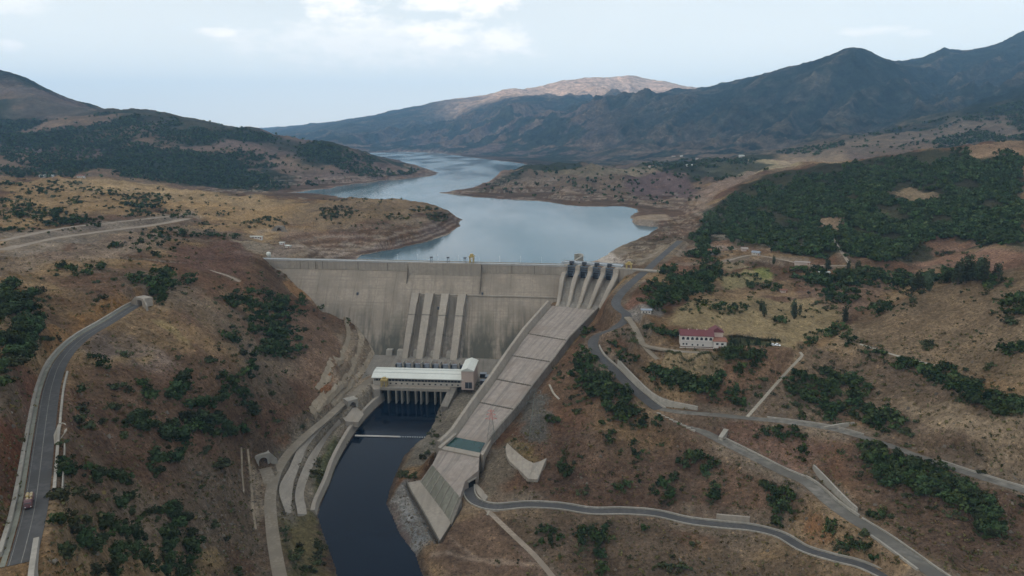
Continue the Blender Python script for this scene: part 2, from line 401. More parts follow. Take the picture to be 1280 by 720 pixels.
H, LAKE_SD, RIVER_SD = build_heights()

def ground(x, y):
    """height of the ground mesh at a point (bilinear on the grid)"""
    r = np.clip(np.searchsorted(YG, y) - 1, 0, NY - 2); u = x / y
    c = np.clip(np.searchsorted(UG, u) - 1, 0, NU - 2)
    ty = (y - YG[r]) / (YG[r + 1] - YG[r]); tu = (u - UG[c]) / (UG[c + 1] - UG[c])
    return (H[r, c] * (1 - tu) + H[r, c + 1] * tu) * (1 - ty) + (H[r + 1, c] * (1 - tu) + H[r + 1, c + 1] * tu) * ty

def hit(px, py, dmin=90.0):
    """first ground point on the view line of a picture point; None for the sky"""
    u, s = ray(px, py)
    c = int(np.clip(np.searchsorted(UG, u) - 1, 0, NU - 2)); tu = (u - UG[c]) / (UG[c + 1] - UG[c])
    h = H[:, c] * (1 - tu) + H[:, c + 1] * tu
    f = h - (CZ + s * YG)
    i = np.nonzero((f > 0) & (YG > dmin))[0]
    if len(i) == 0 or i[0] == 0: return None
    i = i[0]
    t = f[i - 1] / (f[i - 1] - f[i]) if f[i - 1] < 0 else 1
    d = YG[i - 1] + (YG[i] - YG[i - 1]) * t
    return np.array((u * d, d, CZ + s * d))
# ------------------------------------------------------------------ materials
MATS = {}
def new_mat(name):
    m = bpy.data.materials.new(name); m.use_nodes = True
    nt = m.node_tree; nt.nodes.clear()
    return m, nt
def nd(nt, typ, **kw):
    n = nt.nodes.new(typ)
    for k, v in kw.items():
        if k.startswith('i_'):
            key = k[2:]
            n.inputs[int(key) if key.isdigit() else key.replace('_', ' ')].default_value = v
        else: setattr(n, k, v)
    return n
def mixc(nt, a, b, fac, blend='MIX'):
    n = nt.nodes.new('ShaderNodeMix'); n.data_type = 'RGBA'; n.blend_type = blend
    for sock, val in ((n.inputs[0], fac), (n.inputs[6], a), (n.inputs[7], b)):
        if hasattr(val, 'is_linked'): nt.links.new(val, sock)
        elif isinstance(val, (tuple, list)): sock.default_value = (*val[:3], 1)
        else: sock.default_value = val
    return n.outputs[2]
def ramp(nt, fac, stops):
    n = nt.nodes.new('ShaderNodeValToRGB'); nt.links.new(fac, n.inputs[0])
    e = n.color_ramp.elements
    while len(e) < len(stops): e.new(0.5)
    for el, (p, c) in zip(e, stops):
        el.position = p; el.color = (c, c, c, 1) if not isinstance(c, tuple) else (*c, 1)
    return n.outputs[0]
def noise(nt, vec, scale, detail=4, rough=.55):
    n = nd(nt, 'ShaderNodeTexNoise'); n.inputs['Scale'].default_value = scale; n.inputs['Detail'].default_value = detail; n.inputs['Roughness'].default_value = rough
    if vec is not None: nt.links.new(vec, n.inputs['Vector'])
    return n.outputs['Fac']
def finish(nt, col, rough=.9, spec=.2, bump=None, bstr=.3, bdist=1.0, metal=0.0):
    b = nd(nt, 'ShaderNodeBsdfPrincipled'); o = nd(nt, 'ShaderNodeOutputMaterial')
    if hasattr(col, 'is_linked'): nt.links.new(col, b.inputs['Base Color'])
    else: b.inputs['Base Color'].default_value = (*col, 1)
    if hasattr(rough, 'is_linked'): nt.links.new(rough, b.inputs['Roughness'])
    else: b.inputs['Roughness'].default_value = rough
    b.inputs['Specular IOR Level'].default_value = spec; b.inputs['Metallic'].default_value = metal
    if bump is not None:
        k = nd(nt, 'ShaderNodeBump'); k.inputs['Strength'].default_value = bstr; k.inputs['Distance'].default_value = bdist
        nt.links.new(bump, k.inputs['Height']); nt.links.new(k.outputs[0], b.inputs['Normal'])
    nt.links.new(b.outputs[0], o.inputs[0])
    return b
def objco(nt):
    return nd(nt, 'ShaderNodeTexCoord').outputs['Object']
def scaled(nt, vec, s):
    m = nd(nt, 'ShaderNodeMapping'); m.inputs['Scale'].default_value = s; nt.links.new(vec, m.inputs['Vector']); return m.outputs[0]
def simple_mat(name, col, rough=.85, spec=.2, var=.25, scale=.6, streak=0.0, bump=.2, metal=0.0):
    """a procedural surface: colour broken up by two noises and, where asked, vertical streaks of dirt"""
    if name in MATS: return MATS[name]
    m, nt = new_mat(name)
    co = objco(nt)
    n1 = noise(nt, co, scale, 5); n2 = noise(nt, co, scale * .12, 3)
    lo = tuple(c * (1 - var) for c in col); hi = tuple(min(1, c * (1 + var)) for c in col)
    c1 = mixc(nt, lo, hi, ramp(nt, n1, [(.3, 0.0), (.7, 1.0)]))
    c2 = mixc(nt, c1, tuple(c * (1 - .7 * var) for c in col), ramp(nt, n2, [(.42, 0.0), (.62, 1.0)]))
    if streak:
        s = noise(nt, scaled(nt, co, (.35, .02, .012)), 1.0, 5, .65)
        c2 = mixc(nt, c2, tuple(c * .45 for c in col), mixc(nt, (0, 0, 0), (streak,) * 3, ramp(nt, s, [(.46, 0.0), (.7, 1.0)])))
    finish(nt, c2, rough, spec, n1, bump, .3, metal)
    MATS[name] = m
    return m

def ground_mat(name='ground_cover', far=False):
    m, nt = new_mat(name)
    a = nd(nt, 'ShaderNodeAttribute', attribute_name='albedo')
    co = objco(nt)
    n1 = noise(nt, co, .045, 6, .65); n2 = noise(nt, co, .35, 5, .7); n3 = noise(nt, co, .006, 5, .6)
    v1 = ramp(nt, n1, [(.28, .64), (.5, 1.0), (.74, 1.42)])
    v2 = ramp(nt, n2, [(.3, .55), (.52, 1.0), (.72, 1.5)])
    v3 = ramp(nt, n3, [(.3, .70), (.7, 1.30)])
    c = mixc(nt, a.outputs['Color'], v1, 1.0, 'MULTIPLY'); c = mixc(nt, c, v2, 1.0, 'MULTIPLY'); c = mixc(nt, c, v3, 1.0, 'MULTIPLY')
    # tufts and pebbles: small dark and pale specks
    sp = noise(nt, co, 1.1, 2, .5)
    c = mixc(nt, c, (.45, .45, .42), ramp(nt, sp, [(.30, 1.0), (.40, 0.0)]), 'MULTIPLY')
    sp2 = noise(nt, co, .75, 3, .6)
    c = mixc(nt, c, (1.7, 1.6, 1.45), ramp(nt, sp2, [(.60, 0.0), (.72, 1.0)]), 'MULTIPLY')
    if not far:      # separate tufts and clods with crisp edges
        for sc_, rad, thr, colr in ((.42, .27, .55, (.42, .46, .38)), (.30, .22, .62, (1.55, 1.45, 1.25)), (.85, .30, .5, (.55, .55, .5))):
            vo = nd(nt, 'ShaderNodeTexVoronoi'); vo.inputs['Scale'].default_value = sc_; nt.links.new(co, vo.inputs['Vector'])
            sx = nd(nt, 'ShaderNodeSeparateColor'); nt.links.new(vo.outputs['Color'], sx.inputs[0])
            a1 = nd(nt, 'ShaderNodeMath', operation='LESS_THAN'); nt.links.new(vo.outputs['Distance'], a1.inputs[0]); a1.inputs[1].default_value = rad
            a2 = nd(nt, 'ShaderNodeMath', operation='GREATER_THAN'); nt.links.new(sx.outputs[0], a2.inputs[0]); a2.inputs[1].default_value = thr
            a3 = nd(nt, 'ShaderNodeMath', operation='MULTIPLY'); nt.links.new(a1.outputs[0], a3.inputs[0]); nt.links.new(a2.outputs[0], a3.inputs[1])
            pt = nd(nt, 'ShaderNodeMath', operation='MULTIPLY'); nt.links.new(a3.outputs[0], pt.inputs[0]); nt.links.new(ramp(nt, n1, [(.4, .25), (.6, .95)]), pt.inputs[1])
            c = mixc(nt, c, colr, pt.outputs[0], 'MULTIPLY')
    h = nd(nt, 'ShaderNodeMath', operation='ADD'); nt.links.new(n1, h.inputs[0]); nt.links.new(n2, h.inputs[1])
    if far:
        n5 = noise(nt, co, .011, 8, .68); n6 = noise(nt, co, .0032, 6, .62)
        c = mixc(nt, c, ramp(nt, n5, [(.34, .48), (.5, 1.0), (.66, 1.6)]), 1.0, 'MULTIPLY')
        h2 = nd(nt, 'ShaderNodeMath', operation='ADD'); nt.links.new(n5, h2.inputs[0]); nt.links.new(n6, h2.inputs[1])
        finish(nt, c, 1.0, 0.0, h2.outputs[0], .8, 110.0)
        return m
    finish(nt, c, 1.0, 0.0, h.outputs[0], .8, 2.6)
    return m

# ------------------------------------------------------------------ ground colour (what grows or lies where)
SOIL = (.114, .074, .049); RED = (.132, .072, .047); GREY = (.154, .117, .085); GRASS = (.275, .190, .104); STRAW = (.33, .25, .14)
GREEN = (.075, .085, .035); FOREST = (.026, .036, .024); ROCK = (.36, .29, .235); PALE = (.34, .29, .24); MAUVE = (.130, .098, .088); SCREE = (.19, .18, .165)
def world_poly(px):
    out = []
    for p in px:
        h_ = hit(*p)
        if h_ is not None: out.append(h_[:2])
    return np.array(out)
def paint_ground():
    A = np.empty((NY, NU, 3)); x, y = GX, GY
    f1 = sstep(-.25, .35, fbm(x, y, 170, 5, 101)); f2 = sstep(-.2, .4, fbm(x, y, 60, 5, 103)); f3 = sstep(-.3, .3, fbm(x, y, 420, 5, 105))
    def mix(a, b, k): return a + (b - a) * k[..., None]
    A[:] = mix(mix(np.array(SOIL) + 0 * A, np.array(GREY), f1), np.array(RED), .55 * f2)
    A = mix(A, np.array(GRASS), .6 * sstep(-.05, .5, fbm(x, y, 110, 5, 107)))
    # far ground: mauve slopes under scattered forest
    far = sstep(1700, 2300, y)
    B = mix(np.array(MAUVE) + 0 * A, np.array(GRASS) * .72, f3 * .42)
    fo = sstep(-.02, .16, fbm(x, y, 520, 6, 109, .6) + .14)
    B = mix(B, np.array(FOREST), fo * .93)
    right = sstep(.05, .2, x / y) * sstep(2600, 3200, y)
    R = mix(np.array((.026, .034, .026)) + 0 * A, np.array((.080, .075, .058)), .6 * sstep(.08, .5, fbm(x, y, 480, 7, 111, .64)))
    wob = 260 * fbm(GX, GY, 1500, 2, 77)
    rv = ridged((.6 * GX + .8 * GY) * .26, -.8 * GX + .6 * GY + .25 * wob, 520, 6, 91, .55)
    fine = fbm(x, y, 210, 5, 119, .65)
    R = mix(R, np.array((.135, .112, .084)), .62 * sstep(.12, .62, rv + .45 * fine))
    R = mix(R, np.array((.018, .026, .020)), .8 * sstep(.0, .45, -rv + .4 * fine))
    R = mix(R, np.array((.17, .125, .095)), .75 * (1 - sstep(60, 330, H + 150 * fine)) * sstep(-.2, .3, fine + .15))
    B = mix(B, R, right)
    z = H
    mid = sstep(8200, 9500, y)
    rocky = sstep(300, 600, z + 300 * fbm(x, y, 1500, 6, 113, .6) + 150 * rv) * sstep(9900, 10900, y) * sstep(.0, .14, x / y + .14)
    B = mix(B, mix(np.array((.024, .034, .028)) + 0 * A, np.array((.14, .115, .085)), .7 * sstep(.1, .6, rv + .5 * fine)), mid * .75)
    B = mix(B, np.array((.62, .44, .33)), rocky)  # pale rock, widened and brightened to paint sunlight on the far crest
    A = mix(A, B, far)
    # bare band that the lake uncovers
    sd = LAKE_SD + 6 * fbm(x, y, 70, 3, 115)
    bw = np.clip(y * .02, 14, 60)
    band = (1 - sstep(.5, 1.1, sd / bw)) * (LAKE_SD < 400) * (GY > 800)
    A = mix(A, mix(np.array(MAUVE) * 1.15 + 0 * A, np.array((.19, .12, .09)), f2), band)
    A = mix(A, np.array(PALE) * .95, (1 - sstep(.06, .22, sd / bw)) * (GY > 800) * (LAKE_SD < 400) * .8)
    A = mix(A, np.array((.06, .05, .045)), (1 - sstep(0, 5, np.abs(RIVER_SD - 1))) * .8)
    A = mix(A, np.array((.175, .145, .112)), (1 - sstep(0, .22, ROAD_FADE)) * .55 * (.5 + f2))
    def patch(px, col, strength=1.0, soft=8.0, nz=12.0, lam=40.0):
        nonlocal A
        P = world_poly(px)
        if len(P) < 3: return
        m = soft + nz * 2 + 5
        r0, r1 = np.searchsorted(YG, P[:, 1].min() - m), np.searchsorted(YG, P[:, 1].max() + m)
        us = P[:, 0] / P[:, 1]
        c0, c1 = np.searchsorted(UG, us.min() - m / P[:, 1].min()), np.searchsorted(UG, us.max() + m / P[:, 1].min())
        X = GX[r0:r1, c0:c1]; Y = GY[r0:r1, c0:c1]
        s = poly_sd(P, X, Y) + nz * fbm(X, Y, lam, 4, 117)
        k = (1 - sstep(-soft, soft, s)) * strength
        A[r0:r1, c0:c1] = A[r0:r1, c0:c1] + (np.array(col) - A[r0:r1, c0:c1]) * k[..., None]
    for p in PATCHES: patch(*p)
    # old water lines on the bare shores
    lv = perlin(H / 2.6 + .3 * fbm(x, y, 200, 2, 131), H * 0 + .37, 133)
    shore = (LAKE_SD < 260) * (LAKE_SD > 0) * (GY > 800) * (1 - sstep(12, 34, H - ZL + 8 * fbm(x, y, 150, 3, 135)))
    A = mix(A, np.array(PALE) * .85, .55 * shore * sstep(.1, .35, lv)); A = mix(A, np.array(SOIL) * .65, .6 * shore * sstep(.1, .35, -lv))
    A *= .86 * np.array((1.05, 1.0, .96))
    return np.clip(A, 0, 1)
PATCHES = [
 # left plateau fields
 ([(0,224),(90,224),(200,232),(330,246),(400,255),(330,300),(250,272),(200,262),(100,270),(0,285)], GRASS, .95, 20, 30, 120),
 ([(60,225),(200,230),(330,246),(380,252),(330,264),(200,250),(80,236)], (.30,.22,.13), .8, 20, 15, 100),
 ([(380,256),(450,248),(520,250),(560,268),(500,278),(420,284),(350,276)], (.21,.155,.10), .8, 15, 20, 80),
 ([(0,290),(240,262),(250,272),(120,300),(0,322)], (.21,.18,.15), .75, 8, 6, 40),
 ([(0,322),(120,303),(200,290),(210,300),(160,318),(60,330),(0,345)], (.24,.19,.15), .6, 8, 10, 40),
 ([(230,305),(300,300),(320,320),(300,345),(230,335),(210,320)], (.125,.076,.058), .9, 8, 8, 40),
 ([(290,300),(330,303),(350,318),(336,326),(310,312)], (.26,.215,.165), .9, 4, 4, 20),
 ([(340,322),(345,306),(400,308),(450,312),(448,322)], (.25,.20,.165), .9, 6, 6, 40),
 ([(355,290),(450,292),(480,300),(440,306),(380,306),(350,300)], (.185,.125,.098), .7, 8, 8, 40),
 ([(430,301),(470,303),(470,309),(440,310),(420,306)], (.33,.28,.235), .6, 4, 4, 30),
 # red cuts over the left road
 ([(95,400),(130,380),(170,365),(175,378),(140,396),(110,412),(80,440),(50,440),(60,410)], (.235,.135,.062), .85, 5, 8, 25),
 ([(0,560),(40,470),(70,450),(60,480),(40,560),(20,680),(0,690)], (.125,.062,.044), .9, 4, 5, 25),
 ([(0,545),(30,545),(28,610),(0,620)], (.16,.072,.038), .7, 3, 4, 15),
 ([(100,440),(160,405),(200,440),(230,470),(180,470),(110,455)], (.165,.130,.108), .8, 8, 8, 30),
 ([(110,452),(190,440),(190,446),(120,460)], (.28,.20,.11), .7, 3, 3, 20),
 ([(200,395),(240,430),(245,440),(225,425),(190,400)], (.30,.24,.12), .55, 3, 4, 20),
 ([(95,455),(240,460),(260,520),(200,580),(100,560),(80,500)], (.108,.069,.049), .85, 10, 10, 40),
 ([(215,575),(260,570),(320,590),(330,680),(250,690),(240,620)], (.140,.110,.082), .8, 8, 8, 25),
 ([(240,690),(270,685),(280,705),(250,712)], (.29,.21,.11), .7, 3, 3, 15),
 ([(330,370),(400,400),(440,440),(460,470),(400,520),(380,500),(360,440)], (.185,.125,.088), .75, 8, 8, 25),
 ([(360,345),(388,362),(392,372),(372,372),(352,352)], (.30,.17,.085), .8, 3, 4, 15),
 ([(395,480),(415,470),(418,495),(400,500)], (.24,.115,.06), .8, 3, 4, 15),
 ([(345,548),(365,545),(360,560),(348,562)], (.25,.12,.06), .7, 2, 3, 12),
 ([(425,420),(450,410),(475,452),(462,476),(430,500),(415,480),(430,450)], (.25,.205,.155), .75, 5, 5, 18),
 ([(330,600),(350,560),(400,520),(450,480),(478,466),(484,490),(440,530),(415,580),(396,640),(360,660),(340,650)], (.20,.175,.14), .9, 4, 2, 20),
 ([(392,600),(405,560),(420,545),(428,560),(412,600),(396,630)], GREEN, .8, 3, 3, 12),
 ([(350,650),(390,640),(400,670),(410,720),(365,720)], (.13,.12,.06), .7, 4, 5, 15),
 ([(312,590),(326,585),(330,640),(322,660),(314,640)], (.30,.25,.19), .6, 2, 3, 12),
 ([(835,440),(899,445),(905,430),(930,432),(932,448),(915,452),(903,449),(834,443)], (.040,.056,.022), .85, 2, 2, 10),
 ([(909,421),(985,426),(985,433),(909,431)], (.045,.058,.028), .85, 2, 1, 10),
 # yard and right bank
 ([(470,470),(470,452),(590,455),(640,440),(640,480),(585,500),(560,500),(480,490)], (.19,.175,.155), .95, 6, 2, 20),
 ([(553,500),(600,470),(625,480),(575,560),(545,570),(505,585),(520,555)], (.17,.155,.13), .9, 4, 3, 20),
 ([(484,630),(505,600),(520,605),(550,676),(520,695),(500,672)], (.21,.205,.195), .95, 2, 1.5, 14),
 ([(496,630),(507,632),(530,672),(520,686),(505,662)], (.24,.25,.255), .8, 2, 3, 10),
 ([(484,632),(492,628),(520,690),(505,685)], (.14,.10,.085), .7, 2, 3, 8),
 ([(620,640),(560,665),(545,680),(530,700),(560,720),(700,720),(650,660)], (.125,.085,.064), .8, 5, 5, 25),
 ([(540,690),(600,698),(690,708),(690,712),(600,703),(540,696)], (.26,.20,.155), .7, 1.5, 1.5, 15),
 ([(560,668),(590,690),(600,700),(592,700),(570,682)], (.26,.20,.155), .7, 1.5, 1.5, 15),
 # rock and grass between chute and road
 ([(648,500),(668,490),(684,500),(690,535),(680,552),(655,550)], (.105,.10,.088), .9, 3, 4, 12),
 ([(630,550),(645,548),(680,580),(668,588),(640,575)], (.19,.145,.07), .6, 2, 3, 10),
 ([(610,560),(640,550),(650,590),(610,620),(600,600)], (.155,.135,.105), .75, 4, 4, 15),
 ([(690,620),(740,600),(870,640),(880,650),(740,634)], (.130,.072,.048), .7, 5, 6, 20),
 ([(690,540),(860,560),(900,640),(700,625),(660,600)], (.104,.070,.052), .8, 8, 8, 30),
 ([(620,645),(800,650),(1000,700),(1060,720),(700,720)], (.108,.082,.060), .8, 8, 8, 30),
 ([(1000,640),(1040,660),(1060,690),(1020,680)], (.20,.10,.05), .7, 3, 5, 15),
 # right slopes
 ([(1280,330),(1200,350),(1120,380),(1060,408),(1010,440),(1100,440),(1180,470),(1280,480)], (.172,.128,.084), .9, 6, 10, 30),
 ([(1010,440),(1100,440),(1200,480),(1280,510),(1280,600),(1150,560),(1040,520),(1000,500)], (.122,.092,.067), .85, 8, 12, 35),
 ([(1130,500),(1280,520),(1280,580),(1180,560)], (.25,.195,.135), .7, 6, 10, 25),
 ([(1060,545),(1280,625),(1280,720),(1190,720),(1060,630)], (.096,.066,.049), .85, 8, 8, 30),
 ([(850,530),(1000,535),(1040,560),(1000,595),(930,560)], (.145,.088,.066), .8, 4, 6, 20),
 ([(830,395),(880,370),(960,375),(1040,370),(1060,400),(990,432),(900,418),(850,420)], (.235,.185,.108), .95, 4, 6, 25),
 ([(830,446),(905,450),(905,472),(860,472),(828,458)], (.25,.195,.12), .9, 3, 2, 15),
 ([(905,455),(940,445),(995,440),(980,470),(940,485),(905,475)], (.18,.115,.075), .8, 4, 4, 15),
 ([(900,345),(930,338),(960,335),(965,350),(930,358),(905,362)], (.23,.20,.11), .9, 3, 3, 15),
 ([(940,336),(962,334),(968,345),(950,350)], (.15,.165,.06), .8, 3, 3, 15),
 ([(898,330),(925,326),(940,333),(912,341)], (.27,.215,.14), .85, 3, 2, 15),
 ([(900,362),(985,350),(1000,372),(900,376),(870,378)], (.22,.155,.095), .8, 4, 5, 20),
 ([(888,300),(910,292),(915,310),(900,318),(886,312)], (.20,.125,.085), .85, 3, 3, 15),
 ([(826,330),(860,328),(862,340),(840,352)], (.22,.125,.085), .9, 3, 3, 15),
 ([(778,380),(822,368),(832,372),(822,386),(785,388)], (.20,.115,.085), .9, 3, 2, 15),
 ([(780,387),(826,386),(830,396),(800,402),(785,396)], (.20,.185,.17), .9, 2, 1, 15),
 ([(1000,345),(1100,345),(1180,330),(1150,350),(1060,395),(1000,370)], (.17,.115,.085), .7, 6, 8, 25),
 ([(1160,305),(1280,318),(1280,332),(1200,345),(1180,330),(1120,325)], (.20,.12,.085), .85, 6, 10, 30),
 # right shore
 ([(760,318),(800,298),(835,280),(880,280),(866,296),(846,305),(830,322),(800,332),(775,330)], (.20,.165,.125), .9, 8, 6, 35),
 ([(800,300),(850,282),(880,282),(868,292),(820,300)], (.20,.13,.092), .8, 8, 8, 35),
 ([(700,330),(725,322),(760,318),(790,330),(775,336),(715,334)], (.40,.36,.32), .85, 4, 2, 25),
 # right peninsula and fields
 ([(600,236),(660,214),(800,210),(830,215),(870,240),(860,270),(790,262),(700,254),(620,244)], (.155,.115,.088), .8, 25, 25, 120),
 ([(780,222),(830,212),(868,230),(870,248),(810,250)], (.115,.082,.080), .95, 15, 15, 100),
 ([(800,262),(850,256),(880,262),(850,272),(800,274)], (.20,.135,.10), .85, 15, 10, 60),
 ([(789,270),(832,268),(836,277),(795,279)], (.36,.28,.20), .8, 4, 5, 30),
 ([(680,214),(800,208),(860,207),(820,213),(740,222)], (.18,.155,.105), .6, 25, 25, 120),
 ([(870,203),(990,204),(1000,209),(870,211)], (.30,.25,.16), .9, 12, 8, 80),
 ([(970,192),(1060,194),(1060,203),(972,202)], (.26,.20,.14), .8, 20, 8, 80),
 ([(820,203),(870,200),(960,206),(930,218),(865,228),(840,215)], FOREST, .85, 15, 20, 80),
 ([(866,250),(925,220),(945,213),(940,222),(900,240),(878,262)], (.23,.17,.135), .8, 12, 8, 40),
 # near right ridge behind the wood
 ([(960,190),(1080,172),(1200,150),(1280,140),(1280,175),(1150,184),(1000,200)], (.150,.120,.092), .75, 60, 60, 250),
 # the wood
 ([(862,298),(880,265),(950,222),(1080,200),(1200,186),(1236,182),(1280,205),(1280,308),(1200,314),(1120,326),(1000,320),(930,306)], (.040,.044,.028), .92, 10, 12, 60),
 ([(1205,188),(1240,178),(1280,176),(1280,190),(1235,200),(1210,196)], (.24,.165,.11), .9, 12, 10, 40),
 ([(1110,240),(1135,234),(1175,243),(1165,250),(1125,249)], (.25,.19,.125), .9, 6, 6, 25),
 ([(1020,274),(1062,270),(1055,282),(1035,290),(1022,282)], (.26,.19,.13), .9, 5, 5, 20),
 ([(1150,300),(1190,294),(1225,306),(1170,318)], (.19,.115,.08), .85, 5, 6, 20),
 # left far hill clearings
 ([(135,137),(200,140),(330,163),(432,187),(440,196),(380,192),(260,170),(150,155)], FOREST, .75, 50, 60, 180),
 ([(100,165),(170,158),(230,170),(230,186),(160,180)], (.17,.125,.095), .7, 40, 60, 200),
 ([(280,185),(330,180),(350,205),(300,205)], (.18,.13,.105), .7, 40, 40, 150),
 ([(430,186),(480,205),(540,216),(460,226),(400,232),(340,238),(330,225),(410,215)], (.155,.112,.095), .8, 30, 40, 150),
 ([(0,90),(60,105),(130,138),(60,150),(0,140)], (.12,.10,.088), .8, 80, 80, 300),
 ([(290,240),(330,212),(372,222),(340,240)], FOREST, .9, 20, 25, 80),
 ([(372,183),(420,180),(425,205),(375,207)], FOREST, .8, 30, 25, 100),
]

def mesh_np(name, V, Q, mat, attr=None, smooth=True, mat2=None):
    me = bpy.data.meshes.new(name)
    k = Q.shape[1]
    me.vertices.add(len(V)); me.vertices.foreach_set('co', V.astype(np.float32).ravel())
    me.loops.add(Q.size); me.loops.foreach_set('vertex_index', Q.astype(np.int32).ravel())
    me.polygons.add(len(Q)); me.polygons.foreach_set('loop_start', np.arange(0, Q.size, k, dtype=np.int32))
    if smooth: me.polygons.foreach_set('use_smooth', np.ones(len(Q), bool))
    me.update(calc_edges=True)
    if attr is not None:
        at_ = me.attributes.new('albedo', 'FLOAT_COLOR', 'POINT')
        at_.data.foreach_set('color', np.concatenate([attr, np.ones((len(attr), 1))], 1).astype(np.float32).ravel())
    if mat: me.materials.append(mat)
    o = bpy.data.objects.new(name, me); COL.objects.link(o)
    return o

def build_ground():
    A = paint_ground(); gm = ground_mat(); gf = ground_mat('mountain_cover', True)
    for name, lab, y0, y1 in (('ground', 'brown dry hillsides and valley floor around the dam', 0, 1480), ('hills', 'wooded dry hills and peninsula around the reservoir', 1480, 4050), ('mountains', 'high blue mountains beyond the end of the reservoir', 4050, 1e9)):
        r0 = max(0, np.searchsorted(YG, y0) - 1) if y0 else 0; r1 = min(NY, np.searchsorted(YG, y1))
        nr = r1 - r0
        V = np.stack([GX[r0:r1], GY[r0:r1], H[r0:r1]], -1).reshape(-1, 3)
        i = np.arange((nr - 1) * (NU - 1)); r, c = i // (NU - 1), i % (NU - 1)
        b = r * NU + c
        o = mesh_np(name, V, np.stack([b, b + 1, b + NU + 1, b + NU], 1), gf if name == 'mountains' else gm, A[r0:r1].reshape(-1, 3))
        o['kind'] = 'structure'; o['label'] = lab

def water_mat(name, base, rough, wave, lam, spec):
    m, nt = new_mat(name); co = objco(nt)
    n = noise(nt, scaled(nt, co, (1, .6, 1)), 1 / lam, 4, .6)
    n2 = noise(nt, scaled(nt, co, (1, .25, 1)), .006, 3, .5)
    c = mixc(nt, tuple(b * .85 for b in base), tuple(b * 1.2 for b in base), ramp(nt, n2, [(.35, 0.0), (.65, 1.0)]))
    r_ = ramp(nt, n2, [(.35, rough * .6), (.65, rough * 1.8)])
    finish(nt, c, r_, spec, n, wave, .25)
    return m
def build_water():
    for name, sd, lev, mat, lab in (('reservoir_water', LAKE_SD, ZL, water_mat('lake_water', (.045, .100, .128), .14, .25, 2.5, .13), 'calm blue reservoir winding away between the hills'),
                               ('river_water', RIVER_SD, ZR, water_mat('river_water', (.0015, .0055, .0135), .08, .10, 1.6, .06), 'dark blue tailwater below the powerhouse')):
        lim = np.where(GY > 835, np.maximum(6, GY * .012), 0.0) if lev == ZL else 5.0
        ok = (sd < lim)
        cell = ok[:-1, :-1] | ok[1:, :-1] | ok[:-1, 1:] | ok[1:, 1:]
        if lev == ZR: cell &= (GY[:-1, :-1] < 690)
        r, c = np.nonzero(cell)
        b = r * NU + c
        Q = np.stack([b, b + 1, b + NU + 1, b + NU], 1)
        used, inv = np.unique(Q, return_inverse=True)
        V = np.stack([GX.ravel()[used], GY.ravel()[used], np.full(len(used), lev)], 1)
        o = mesh_np(name, V, inv.reshape(-1, 4), mat); o['kind'] = 'structure'; o['label'] = lab

